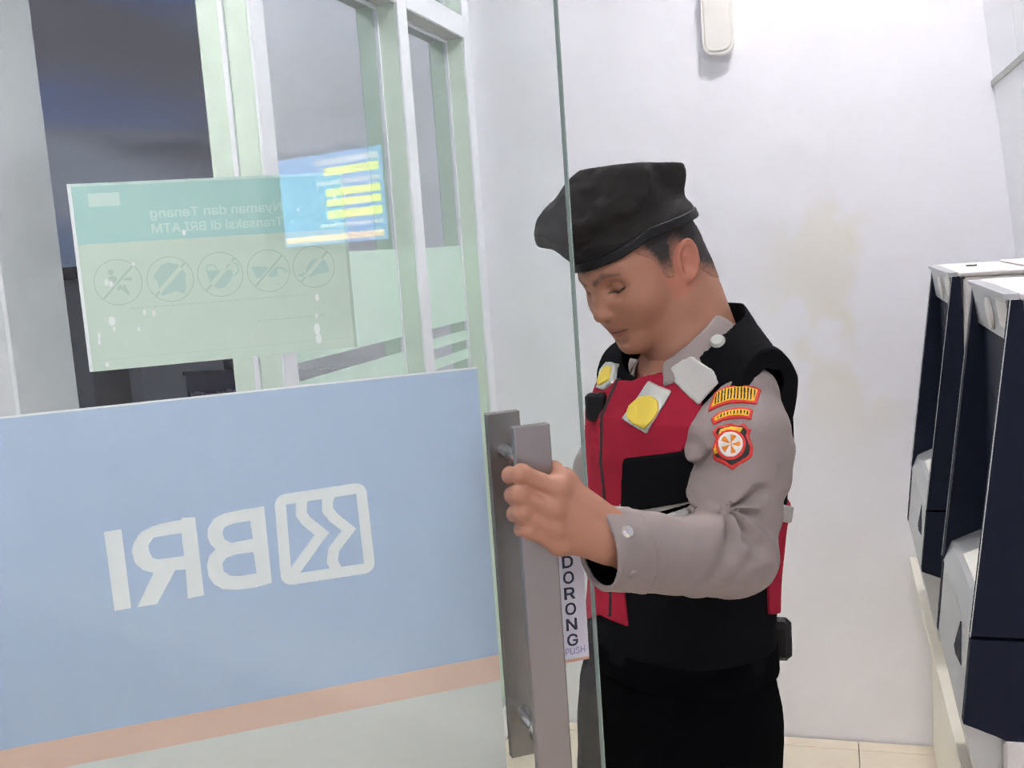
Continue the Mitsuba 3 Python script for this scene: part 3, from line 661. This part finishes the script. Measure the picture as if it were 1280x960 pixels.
def forearm_sdf(p): return smin(chain(p, [WR_L + np.array([.004, .004, .001]), IN_L, EL_L], [.0245, .0245, .034], .02), cone(p, WR_L + np.array([.010, .010, -.010]), IN_L, .0235, .024), .02)
def lower_sdf(p): return smin(hand_sdf(p), forearm_sdf(p), .022)
HIP_L, HIP_R = from_torso([.062, .070, .90]), from_torso([.062, -.075, .90])
KN_L, KN_R = np.array([-.225, 1.475, .48]), np.array([-.375, 1.55, .49])
AN_L, AN_R = np.array([-.185, 1.50, .085]), np.array([-.345, 1.63, .085])
TOE = nrm([-.90, -.42, 0])
def trunk_sdf(p):
    d = torso(to_torso(p), -.022)
    for s, e in ((SH_L, EL_L), (SH_R, EL_R)):
        d = smin(d, cone(p, s + np.array([0, 0, -.02]), e, .044, .038), .03)
    d = smin(d, cone(p, EL_L, IN_L, .034, .029), .02)
    d = smin(d, cone(p, EL_R, HA_R, .038, .026), .02)
    d = smin(d, cone(p, HA_R, HA_R + nrm(HA_R - EL_R) * .08, .028, .022), .02)
    for h_, k_, a_ in ((HIP_L, KN_L, AN_L), (HIP_R, KN_R, AN_R)):
        d = smin(d, chain(p, [h_, k_, a_], [.078, .050, .036]), .03)
        d = smin(d, cone(p, a_ + np.array([0, 0, -.045]), a_ + TOE * .14 + np.array([0, 0, -.055]), .032, .024), .02)
    return smin(d, cone(p, NECK1, NECK1 + np.array([0, 0, -.06]), .055, .07), .03)

# clothes
def vest_solid(p):
    q = to_torso(p)
    d = torso(q, .012)
    for s in (-1, 1):
        d = smin(d, cone(q, (-.004, s * .060, 1.452), (.008, s * .150, 1.402), .034, .041), .05)
    n = fbm3(p * np.array([9, 9, 7]), 3, 4) - .5
    return d + .010 * n
def fbm3(p, o=3, seed=0): return meshkit.fbm(p, o, seed)
def vest_cut(p):
    q = to_torso(p)
    c = smax(np.abs(q[:, 1]) - .163, q[:, 2] - 1.50, .004)
    arm = -(np.hypot((q[:, 0] + .002) / 1.0, (q[:, 2] - 1.352)) - .062)                # arm holes
    c = np.maximum(c, np.minimum(arm, np.abs(q[:, 1]) - .115))
    neck = .096 - np.linalg.norm((p - (NECK1 + FT * .014 + np.array([0, 0, .040]))) * np.array([1, 1, .8]), axis=1)
    c = np.maximum(c, neck)
    return np.maximum(c, .988 - q[:, 2])
def shell(fn, cut, t): return lambda p: np.maximum(np.maximum(fn(p), -(fn(p) + t)), cut(p))
def sleeve_l(p):
    up = cone(p, SH_L + np.array([0, 0, -.020]), SH_L * .62 + EL_L * .38, .048, .066)
    d = smin(up, cone(p, SH_L * .62 + EL_L * .38, EL_L + np.array([.004, 0, .01]), .067, .054), .03)
    d = smin(d, cone(p, EL_L, CUFF_L, .053, .0480), .018)
    # folds that fan out from the inside of the elbow, and long soft ones up the arm
    inner = EL_L + nrm(CUFF_L - EL_L) * .055 + nrm(SH_L - EL_L) * .060
    r = p - inner; dist = np.linalg.norm(r, axis=1)
    a1, a2 = nrm(SH_L - EL_L), nrm(CUFF_L - EL_L)
    ang = np.arctan2(r @ a1, r @ a2)
    wob = fbm3(p * 22, 2, 8) - .5
    fold = np.sin(ang * 7.0 + wob * 3.0) * np.exp(-((dist - .045) / .045) ** 2) * np.clip(dist / .03 - .2, 0, 1) * .0075
    t = (p - SH_L) @ nrm(EL_L - SH_L)
    crease = np.sin((p @ nrm([.2, .3, -.9])) * 130 + (p @ nrm([.8, .5, .3])) * 60 + wob * 9) * .0022 * np.exp(-((((p - EL_L) @ nrm(CUFF_L - EL_L)) - .06) / .07) ** 2)
    along = np.sin((p @ nrm([.5, -.2, .8])) * 95 + wob * 7) * .0026 * np.exp(-((t - .14) / .07) ** 2)
    n = fbm3(p * 16, 3, 2) - .5
    return d - fold - along - crease - .009 * n
CUT_L = nrm((nrm(CUFF_L - EL_L) * .62 + np.array([-.957, -.288, 0]) * .45) * np.array([1, 1, 0]))
def cuff_open(p):
    t = (p - CUFF_L) @ CUT_L
    hole = np.maximum(sleeve_l(p) + .0055, -t - .11)
    return np.maximum(t, -hole)
def sleeve_r(p):
    n = fbm3(p * 16, 3, 12) - .5
    d = smin(cone(p, SH_R + np.array([0, 0, -.02]), EL_R, .052, .050), cone(p, EL_R, HA_R, .050, .042), .02)
    return d - .006 * n
def trousers_sdf(p):
    q = to_torso(p)
    d = np.maximum(torso(q, .006), q[:, 2] - 1.035)
    for h_, k_, a_ in ((HIP_L, KN_L, AN_L), (HIP_R, KN_R, AN_R)):
        d = smin(d, chain(p, [h_, k_, a_ + np.array([0, 0, .03])], [.094, .078, .062]), .04)
    n = fbm3(p * np.array([11, 11, 7]), 3, 6) - .5
    return np.maximum(d - .014 * n, .055 - p[:, 2])
# panels on the vest, unrolled: metres round the chest from its middle (towards his left), height above the floor
RED_FRONT = [(-0.153, 1.3985), (-0.0132, 1.4015), (0.0631, 1.4195), (0.1038, 1.4121), (0.1268, 1.39), (0.1492, 1.3817), (0.1322, 1.3306), (0.109, 1.3059), (0.0398, 1.2934), (0.023, 1.2778), (0.0118, 1.2182), (0.0035, 1.1232), (0.0214, 1.0544), (-0.0422, 1.0548), (-.155, 1.00), (-.155, 1.40)]
RED_BACK = [(0.2402, 1.2165), (.47, 1.21), (.47, 1.01), (0.2382, 1.0671)]
POCKET = [(0.0214, 1.2981), (0.1255, 1.3175), (0.1375, 1.3176), (0.1346, 1.2518), (0.0118, 1.2182)]
BAND1 = [(0.0044, 1.2299), (0.0693, 1.2471), (0.1254, 1.2704), (.30, 1.21), (.30, 1.185), (0.1243, 1.245), (0.0682, 1.2244), (0.0035, 1.2052)]
BAND2 = [(0.0445, 1.2084), (0.122, 1.2394), (.24, 1.185), (.24, 1.155), (0.1203, 1.2037), (0.0442, 1.1913)]
CHEST_PATCH = [(0.0849, 1.419), (0.1372, 1.441), (0.1698, 1.4202), (0.1717, 1.404), (0.1429, 1.3758), (0.1137, 1.4)]
ZIP = [(-0.0623, 1.4036), (-0.0538, 1.4041), (-0.0125, 1.0608), (-0.0178, 1.0594)]
BADGE = [(0.0484, 1.4053), (0.1038, 1.3937), (0.0658, 1.3369), (0.0069, 1.353)]
CREST = [(0.0367, 1.3836), (0.0626, 1.387), (0.0805, 1.3816), (0.0847, 1.3697), (0.0781, 1.3571), (0.0625, 1.3433), (0.0414, 1.3481), (0.0201, 1.3561), (0.017, 1.3708)]
BADGE2 = [(-0.1419, 1.4216), (-0.0937, 1.4225), (-0.0643, 1.3968), (-0.0831, 1.384), (-0.1145, 1.3858), (-0.1505, 1.4087)]
CREST2 = [(-0.1252, 1.4182), (-0.0962, 1.4178), (-0.0766, 1.4006), (-0.1003, 1.3895), (-0.1159, 1.3928), (-0.1303, 1.4082)]
CLIP, PIN = (0.1246, -0.0643, 1.3593), (0.0413, 0.104, 1.4558)
# patches on the left sleeve, in the plane of the patch: across (towards his back), up
ARC_TOP = [(-0.0265, 0.0611), (-0.0131, 0.0661), (0.0051, 0.068), (0.0214, 0.0685), (0.0355, 0.0657), (0.0312, 0.0361), (0.0146, 0.039), (-0.0015, 0.0379), (-0.0163, 0.0347), (-0.0332, 0.027)]
ARC_MID = [(-0.0278, 0.0148), (-0.0156, 0.025), (0, 0.0285), (0.0151, 0.0309), (0.0275, 0.0278), (0.0252, 0.0108), (0.0117, 0.0142), (-0.0023, 0.0122), (-0.0125, 0.0091), (-0.0227, 0.0036)]
SHIELD = [(-0.0173, 0.002), (-0.0081, 0.003), (-0.0001, 0.0067), (0.008, 0.0035), (0.0173, 0.0049), (0.0215, -0.0021), (0.0266, -0.0033), (0.0224, -0.011), (0.0283, -0.0258), (0.0261, -0.0374), (0.0173, -0.0444), (0.0019, -0.0535), (-0.0118, -0.0441), (-0.024, -0.0373), (-0.0238, -0.0267), (-0.0193, -0.0137), (-0.0244, -0.0067)]
CAP_BAND = [(-0.0141, -0.0037), (0, 0.0011), (0.0164, -0.0017), (0.0123, -0.0076), (-0.006, -0.0107), (-0.0156, -0.0248), (-0.0125, -0.032), (-0.0227, -0.0341), (-0.0185, -0.0201)]
SHIELD_CENTRE, SHIELD_LOW = (0.0001, -0.023), [(-0.0159, -0.0361), (0.0163, -0.0364), (0.0224, -0.0265), (0.0222, -0.0369), (0.0143, -0.0425), (0.001, -0.0489)]
SLEEVE_PATCH_AT, SLEEVE_PATCH_X, SLEEVE_PATCH_N = (-0.1277, 1.3513, 1.3522), (0.9998, -0.0215, 0), (-0.0178, -0.825, 0.5649)
# ---------------------------------------------------------------- the man: meshes
SKIN, LIP, BROW = np.array([.37, .172, .108]), np.array([.28, .105, .08]), np.array([.055, .038, .030])
scene['skin'] = {'type': 'twosided', 'bsdf': {'type': 'principled', 'base_color': {'type': 'mesh_attribute', 'name': 'vertex_color'}, 'roughness': .48, 'specular': .4}}
def cloth(name, col, rough=.85, weave=900., depth=.0002, **k):
    mat(name, col, rough, bump=lambda p, n, uv: depth * (dr.sin(p.x * weave + p.y * weave) * dr.sin(p.z * weave)), **k)
cloth('shirt_grey', mikit.proc(lambda p, n, uv: mix((.275, .228, .215), (.24, .198, .188), fbm(p.x * 30, p.y * 30, p.z * 30, 3))), .8, sheen=.3)
cloth('vest_black', (.0035, .0038, .005), .85, spec=.08)
cloth('vest_red', mikit.proc(lambda p, n, uv: mix((.36, .019, .042), (.27, .014, .031), fbm(p.x * 25, p.y * 25, p.z * 25, 3))), .8, spec=.12)
cloth('reflective_grey', mikit.proc(lambda p, n, uv: mix((.50, .49, .46), (.42, .41, .385), fbm(p.x * 40, p.y * 40, p.z * 40, 3))), .45)
cloth('trouser_black', (.0015, .0016, .0024), .95, spec=.05)
cloth('beret_black', mikit.proc(lambda p, n, uv: mix((.016, .0145, .014), (.030, .027, .0255), fbm(p.x * 60, p.y * 60, p.z * 60, 3))), .9, 1400., sheen=.6, spec=.1)
mat('leather_black', (.006, .006, .007), .45, spec=.3)
mat('patch_red', (.60, .035, .03), .7)
mat('patch_yellow', (.75, .42, .02), .7)
mat('patch_orange', (.72, .22, .02), .7)
mat('patch_black', (.02, .02, .02), .8)
mat('patch_white', (.68, .66, .60), .7)
mat('badge_silver', (.55, .56, .52), .4, .35)
mat('badge_gold', (.80, .60, .06), .45)
mat('hair_dark', {'type': 'mesh_attribute', 'name': 'vertex_color'}, .75)

man = thing('person', 'man in a black beret, grey shirt and red and black vest gripping the door bar', 'person')
def to_man(m): return m3.Manifold(m3.Mesh(m.vertices.astype(np.float32), m.faces.astype(np.uint32)))
def build_body():
    lo, hi = near_box([from_head([.12, 0, .13]), from_head([-.10, 0, -.09]), from_head([0, .1, 0]), from_head([0, -.1, 0]), NECK1], .03)
    lo[2] = NECK1[2] - .03
    head = nets(upper_sdf, lo, hi, .0022, 1)
    lo, hi = near_box([dfr(x) for k in H for x in np.atleast_2d(H[k])], .03)
    lo2, hi2 = near_box([WR_L, WR_L * .6 + EL_L * .4], .03)
    arm = nets(lower_sdf, np.minimum(lo, lo2), np.maximum(hi, hi2), .0020, 1)
    trunk = nets(trunk_sdf, (-.62, 1.10, .0), (.06, 1.86, 1.48), .008, 2)
    body = to_man(head) + to_man(arm) + to_man(trunk)
    mm = body.to_mesh(); v, f = np.array(mm.vert_properties[:, :3], float), np.array(mm.tri_verts)
    q = to_head(v); ay = np.abs(q[:, 1])
    col = np.tile(SKIN, (len(v), 1))
    def paint(w, c):
        nonlocal col
        w = np.clip(w, 0, 1)[:, None]; col = col * (1 - w) + np.asarray(c) * w
    n1, n2 = meshkit.fbm(v * 60, 3, 1), meshkit.fbm(v * 700, 2, 5)
    paint(.35 * (n1 - .35), [.34, .14, .095])
    inhead = (q[:, 0] > .03) & (q[:, 2] > -.10)
    def stroke(pts, rs): return chain(np.stack([ay * 0, ay, q[:, 2]], 1), [(0, y, z) for y, z in pts], rs, .002)     # strokes drawn on the front of the face
    front = inhead & (q[:, 0] > .062)
    paint(front * np.clip(.6 - np.minimum(stroke([(0, -.0345), (.022, -.0378)], [.0050, .0022]), stroke([(0, -.0445), (.020, -.0402)], [.0054, .0026])) / .0025, 0, 1) * .75 * (q[:, 0] > .075), LIP)
    paint(front * np.clip(.6 - stroke([(0, -.0388), (.025, -.0390)], [.0010, .0010]) / .0014, 0, 1) * .9 * (q[:, 0] > .075), [.07, .025, .02])
    brow = stroke([(.012, .0395), (.030, .0460), (.052, .0410)], [.0034, .0040, .0016])
    paint(front * np.clip(.5 - brow / .004, 0, 1) * (.45 + .5 * n2), BROW)
    paint(front * np.clip(.7 - stroke([(.019, .0185), (.031, .0155), (.047, .0195)], [.0009, .0013, .0010]) / .0014, 0, 1), [.02, .014, .012])
    paint(front * np.clip(.6 - stroke([(.020, .0290), (.032, .0320), (.047, .0285)], [.0005] * 3) / .0018, 0, 1) * .45, [.17, .075, .05])
    ear = (ay > .066) & (np.abs(q[:, 0] + .010) < .04) & (np.abs(q[:, 2] - .012) < .042)
    paint(ear * .5, [.46, .15, .10])
    add('body', trimesh.Trimesh(v, f, process=False), 'skin', man, smooth=True, color=col)
    # close-cropped hair at the temple, above the ear and round the nape
    LX = [-.10, -.07, -.045, -.030, -.012, .004, .012, .026, .040, .052, .075]
    LZ = [-.050, -.046, -.030, .006, .026, .024, .000, .002, .040, .052, .085]
    def hair_sdf(p):
        q = to_head(p)
        d = upper_sdf(p) - .0008
        d = np.maximum(d, .0015 - ear_sdf(p))
        return np.maximum(np.maximum(np.maximum(d, -(d + .005)), (np.interp(q[:, 0], LX, LZ) - q[:, 2]) * .5), q[:, 2] - .09)
    lo, hi = near_box([from_head([.1, 0, .09]), from_head([-.11, 0, -.06]), from_head([0, .09, 0]), from_head([0, -.09, 0])], .05)
    hm = nets(hair_sdf, lo, hi, .0026, 1)
    hv = np.array(hm.vertices); q = to_head(hv)
    dens = np.clip((q[:, 2] - np.interp(q[:, 0], LX, LZ)) / .030 - .02 + .8 * (meshkit.fbm(hv * 400, 3, 3) - .5), 0, 1)[:, None]
    add('hair', hm, 'hair_dark', man, smooth=True, color=SKIN * .9 * (1 - dens) + np.array([.022, .018, .017]) * dens)
build_body()

def build_beret():
    # in head coordinates: a band round the head and the cloth pulled forward and to the far side
    th, fh = to_head, from_head
    def f(p):
        q = th(p); n = fbm3(p * 14, 3, 21) - .5
        band = ell(q, (.002, 0, .066), (.1005, .0845, .050))
        d = smin(band, ell(q, (.020, -.020, .118), (.098, .098, .040)), .03)
        d = smin(d, ell(q, (.036, -.040, .122), (.060, .070, .046)), .03)
        d = smin(d, ell(q, (-.018, .000, .150), (.066, .070, .034)), .035)
        d = smin(d, ell(q, (-.062, .010, .140), (.046, .058, .050)), .025)
        s = np.sin(q @ np.array([20., 6., 95.]) + n * 12) * .0042 * np.clip((q[:, 2] - .075) / .03, 0, 1)
        cut = np.interp(q[:, 0], [-.11, -.02, .03, .075, .11], [.050, .062, .070, .063, .062]) - q[:, 2]
        return np.maximum(d - .008 * n - s, cut * .8)
    lo, hi = near_box([fh([.16, 0, .18]), fh([-.13, 0, .03]), fh([0, .12, .1]), fh([0, -.13, .1]), fh([.16, 0, .05])], .06)
    b = add('beret', nets(f, lo, hi, .003, 2), 'beret_black', man, smooth=True)
    tag(b, 'soft black beret pulled forward')
    def rim(p):
        q = th(p)
        z = np.interp(q[:, 0], [-.11, -.02, .03, .075, .11], [.050, .062, .070, .063, .062]) + .004
        l = np.hypot((q[:, 0] - .002) / .1, q[:, 1] / .084) - 1
        return np.maximum(np.abs(l * .09) - .0035, np.abs(q[:, 2] - z) - .007)
    add('leather_band', nets(rim, lo, hi, .0022, 1), 'leather_black', b, smooth=40)
build_beret()

def build_shirt():
    lo, hi = near_box([SH_L, EL_L, CUFF_L], .10)
    s = add('sleeve', nets(lambda p: np.maximum(sleeve_l(p), cuff_open(p)), lo, hi, .003, 1), 'shirt_grey', man, smooth=True)
    tag(s, 'grey sleeve bent at the elbow with badges at the shoulder')
    ax = nrm(CUFF_L - EL_L)
    def cuff(p):
        t = (p - CUFF_L) @ CUT_L; d = sleeve_l(p) - .0024
        return np.maximum(np.maximum(d, -(d + .0060)), np.maximum(t - .001, -t - .058))
    lo, hi = near_box([CUFF_L, CUFF_L - ax * .06], .07)
    c = add('cuff', nets(cuff, lo, hi, .0022, 1), 'shirt_grey', s, smooth=35)
    def lining(p):  # black tube added inside the cuff opening, standing for the shade there
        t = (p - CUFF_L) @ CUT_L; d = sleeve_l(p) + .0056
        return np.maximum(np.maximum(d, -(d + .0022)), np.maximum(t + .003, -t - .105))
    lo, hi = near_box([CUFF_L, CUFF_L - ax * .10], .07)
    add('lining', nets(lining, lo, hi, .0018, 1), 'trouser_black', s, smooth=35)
    o = np.array((-0.2198, 1.119, 1.282))
    o = snap(o, sleeve_l, .0015)
    nn = grad(sleeve_l, o)
    add('snap_button', cyl(o, o + nn * .005, .0075, 24, .006), 'chrome', s, smooth=30)
    o2 = snap(np.array((-0.2181, 1.1171, 1.2243)), sleeve_l, .001); nn = grad(sleeve_l, o2)
    add('snap_button', cyl(o2, o2 + nn * .004, .0065, 24, .005), 'shirt_grey', s, smooth=30)
    lo, hi = near_box([SH_R, EL_R, HA_R], .09)
    add('sleeve', nets(sleeve_r, lo, hi, .005, 1), 'shirt_grey', man, smooth=True)
    # collar: a folded band round the neck, open in front
    ax2 = nrm(NECK0 - NECK1)
    def collar(p):
        r = p - NECK1; t = r @ ax2; q = to_torso(p); x = q[:, 0] - to_torso(NECK1[None])[0, 0]; y = q[:, 1] - to_torso(NECK1[None])[0, 1]
        rad = np.linalg.norm(r - t[:, None] * ax2, axis=1)
        R = .064 + .55 * np.clip(.030 - t, 0, .08) ** 1.15 * 1.3
        d = np.abs(rad - R) - .0032
        d = np.maximum(d * .85, t - (.050 - .55 * np.clip(x + .05, 0, .2)))
        d = np.maximum(d, (-.030 - .40 * np.clip(x, 0, .06)) - t)
        return np.maximum(d, (x - .040) - np.abs(y) * 1.0)
    lo, hi = near_box([NECK1 + [.12, .12, .08], NECK1 - [.12, .12, .08]], 0.0)
    add('collar', nets(collar, lo, hi, .0028, 2), 'shirt_grey', man, smooth=35)
def grad(fn, p):
    p = np.asarray(p, float); e = np.eye(3) * .002
    return nrm([float(fn((p + k)[None])[0] - fn((p - k)[None])[0]) for k in e])
def snap(p, fn, off=0.0):
    p = np.asarray(p, float)
    for _ in range(12): p = p - grad(fn, p) * (float(fn(p[None])[0]) - off)
    return p
build_shirt()

CAM = np.array([0, 0, 1.6])
def build_vest():
    lo, hi = near_box([from_torso([.17, .19, .97]), from_torso([-.17, -.19, 1.50]), from_torso([.17, -.19, 1.5]), from_torso([-.17, .19, .97])], .01)
    v = add('vest', nets(shell(vest_solid, vest_cut, .020), lo, hi, .0035, 1), 'vest_black', man, smooth=45)
    tag(v, 'black tactical vest with red panels and grey bands')
    A = lambda p: (lambda q: np.stack([np.arctan2(q[:, 1], q[:, 0] - .01) * .15, q[:, 2]], 1))(to_torso(p))   # unrolled: round the chest, height
    def panel(name, pts, m, off=.0, t=.004, cut=True, parent=v, h=.003):
        pts = np.asarray(pts, float)
        def f(p):
            d = vest_solid(p); u = poly2(A(p), pts)
            r = np.maximum(np.maximum(d - off - t, -(d - off + .004)), u)
            return np.maximum(r, vest_cut(p)) if cut else r
        th = np.linspace(pts[:, 0].min() / .15, pts[:, 0].max() / .15, 9)
        ring = [from_torso([.01 + r * np.cos(a), r * np.sin(a), z]) for a in th for r in (.07, .20) for z in (pts[:, 1].min(), pts[:, 1].max())]
        l2, h2 = near_box(ring, .008)
        return add(name, nets(f, np.maximum(l2, lo - .01), np.minimum(h2, hi + .01), h, 1), m, parent, smooth=40)
    panel('red_panel', RED_FRONT, 'vest_red')
    panel('red_panel', RED_BACK, 'vest_red')
    panel('pocket', POCKET, 'vest_black', .0, .012)
    panel('reflective_band', BAND1, 'reflective_grey', .003, .005)
    panel('reflective_band', BAND2, 'reflective_grey', .003, .004)
    panel('reflective_patch', CHEST_PATCH, 'reflective_grey', .003, .004)
    panel('zip_seam', ZIP, 'patch_black', .003, .0025, h=.0022)
    b = panel('badge', BADGE, 'badge_silver', .004, .004, h=.0022)
    panel('gold_crest', CREST, 'badge_gold', .0075, .003, parent=b, h=.0018)
    b2 = panel('badge', BADGE2, 'badge_silver', .004, .004, h=.0025)
    panel('gold_crest', CREST2, 'badge_gold', .0075, .003, parent=b2, h=.002)
    # clip on the far chest, pin on the shoulder strap, piping round the arm hole
    o = snap(from_torso(CLIP), vest_solid, .006)
    add('radio_clip', bx(o[0] - .016, o[0] + .016, o[1] - .012, o[1] + .012, o[2] - .020, o[2] + .020, .004), 'leather_black', v)
    o = snap(from_torso(PIN), vest_solid, .001); n = grad(vest_solid, o)
    add('shoulder_pin', cyl(o, o + n * .005, .011, 28, .008), 'badge_silver', v, smooth=30)
    def pipe(p):
        q = to_torso(p); d = vest_solid(p)
        near = np.minimum(np.abs(q[:, 1] - .157) - .007, np.maximum(np.abs(np.hypot(q[:, 0] + .002, q[:, 2] - 1.352) - .066) - .007, .108 - q[:, 1]))
        return np.maximum(np.maximum(np.maximum(d - .005, -(d + .012)), near), np.maximum(np.maximum(.05 - q[:, 1], 1.28 - q[:, 2]), q[:, 1] - .164))
    add('arm_hole_trim', nets(pipe, lo, hi, .0024, 3), 'vest_black', v, smooth=40)
build_vest()
def build_sleeve_patches():
    s = man + '__sleeve'
    n = nrm(SLEEVE_PATCH_N); X = nrm(SLEEVE_PATCH_X); Y = np.cross(n, X); Y = Y if Y[2] > 0 else -Y
    tp, _ = frame(SLEEVE_PATCH_AT, X, Y, n)
    def patch(name, poly, m, off, t, parent, h=.0022, fn=None):
        g = fn or (lambda u: poly2(u, poly))
        def f(p):
            q = tp(p); d = sleeve_l(p)
            r = np.maximum(np.maximum(d - off - t, -(d - off + .003)), g(q[:, :2]))
            return np.maximum(r, -q[:, 2] - .05)
        c = np.asarray(poly); lo, hi = near_box([np.asarray(SLEEVE_PATCH_AT) + X * a + Y * b + n * e for a in (c[:, 0].min(), c[:, 0].max()) for b in (c[:, 1].min(), c[:, 1].max()) for e in (-.022, .012)], .006)
        return add(name, nets(f, lo, hi, h, 1), m, parent, smooth=40)
    inset = lambda poly, w: (lambda u: poly2(u, poly) + w)
    for nm, poly in (('arc_patch', ARC_TOP), ('arc_patch', ARC_MID)):
        b = patch(nm, poly, 'patch_red', .001, .002, s)
        patches[b] = poly
        patch(nm + '_field', poly, 'patch_yellow', .0026, .0016, s, .0016, inset(poly, .0036))
        # rows of small black stitches where the photograph shows unreadable lettering
        c = np.asarray(poly); x0, x1 = c[:, 0].min(), c[:, 0].max()
        pc = np.interp
        def stitch(u, poly=poly, x0=x0, x1=x1):
            per = .0042; k = np.abs(((u[:, 0] - x0) / per) % 1 - .5) * per - .0011
            rows = inset(poly, .0050)(u)
            return np.maximum(k, rows)
        patch(nm + '_stitching', poly, 'patch_black', .0038, .0010, s, .0012, stitch)
    patch('shield_patch', SHIELD, 'patch_red', .001, .002, s)
    patch('shield_field', SHIELD, 'patch_black', .0026, .0012, s, .0018, inset(SHIELD, .0034))
    patch('shield_band', CAP_BAND, 'patch_yellow', .0036, .0012, s, .0016)
    sq = [(SHIELD_CENTRE[0] + .022 * a, SHIELD_CENTRE[1] + .022 * b) for a, b in ((-1, -1), (1, -1), (1, 1), (-1, 1))]
    rad = lambda r: (lambda u: np.hypot(u[:, 0] - SHIELD_CENTRE[0], u[:, 1] - SHIELD_CENTRE[1]) - r)
    patch('shield_ring', sq, 'patch_red', .0040, .0012, s, .0016, rad(.0195))
    patch('shield_emblem', sq, 'patch_white', .0050, .0012, s, .0016, rad(.0160))
    patch('emblem_mark', sq, 'patch_orange', .0060, .0008, s, .0012, lambda u: np.maximum(rad(.0125)(u), -np.cos(np.arctan2(u[:, 1] - SHIELD_CENTRE[1], u[:, 0] - SHIELD_CENTRE[0]) * 5) * .004 - .0005 + .0 * u[:, 0]))
patches = {}
build_sleeve_patches()
def build_lower():
    add('trousers', nets(trousers_sdf, (-.62, 1.15, .04), (.06, 1.86, 1.08), .007, 2), 'trouser_black', man, smooth=True)
    def belt(p):
        q = to_torso(p); d = np.minimum(torso(q, .014), 9)
        return np.maximum(np.maximum(d, -(d + .01)), np.abs(q[:, 2] - .990) - .022)
    lo, hi = near_box([from_torso([.18, .2, .94]), from_torso([-.18, -.2, 1.04]), from_torso([.18, -.2, 1.0]), from_torso([-.18, .2, 1.0])], .01)
    b = add('belt', nets(belt, lo, hi, .0045, 1), 'trouser_black', man, smooth=40)
    o = from_torso([-.060, .098, 1.005])
    add('pouch', bx(o[0] - .018, o[0] + .018, o[1] - .018, o[1] + .018, o[2] - .035, o[2] + .025, .008), 'leather_black', b)
    side = nrm(np.cross(UP, TOE))
    for a_ in (AN_L, AN_R):
        def shoe(p):
            q, _ = frame([a_[0], a_[1], 0], TOE, side, UP); u = q(p)
            d = cone(u, (-.045, 0, .045), (.085, 0, .040), .042, .040)
            d = smin(d, cone(u, (.085, 0, .036), (.165, .006, .030), .040, .032), .02)
            d = smin(d, cone(u, (-.01, 0, .05), (-.015, 0, .13), .046, .048), .03)
            d = smin(d, np.maximum(np.maximum(np.abs(u[:, 0] - .055) - .14, np.abs(u[:, 1]) - .040), np.abs(u[:, 2] - .014) - .012), .012)
            return np.maximum(np.maximum(d, .001 - u[:, 2]), u[:, 2] - .16)
        lo, hi = near_box([a_ - .24, a_ + .24], 0); lo[2] = -.01; hi[2] = .18
        add('shoe', nets(shoe, lo, hi, .005, 1), 'leather_black', man, smooth=40)
build_lower()
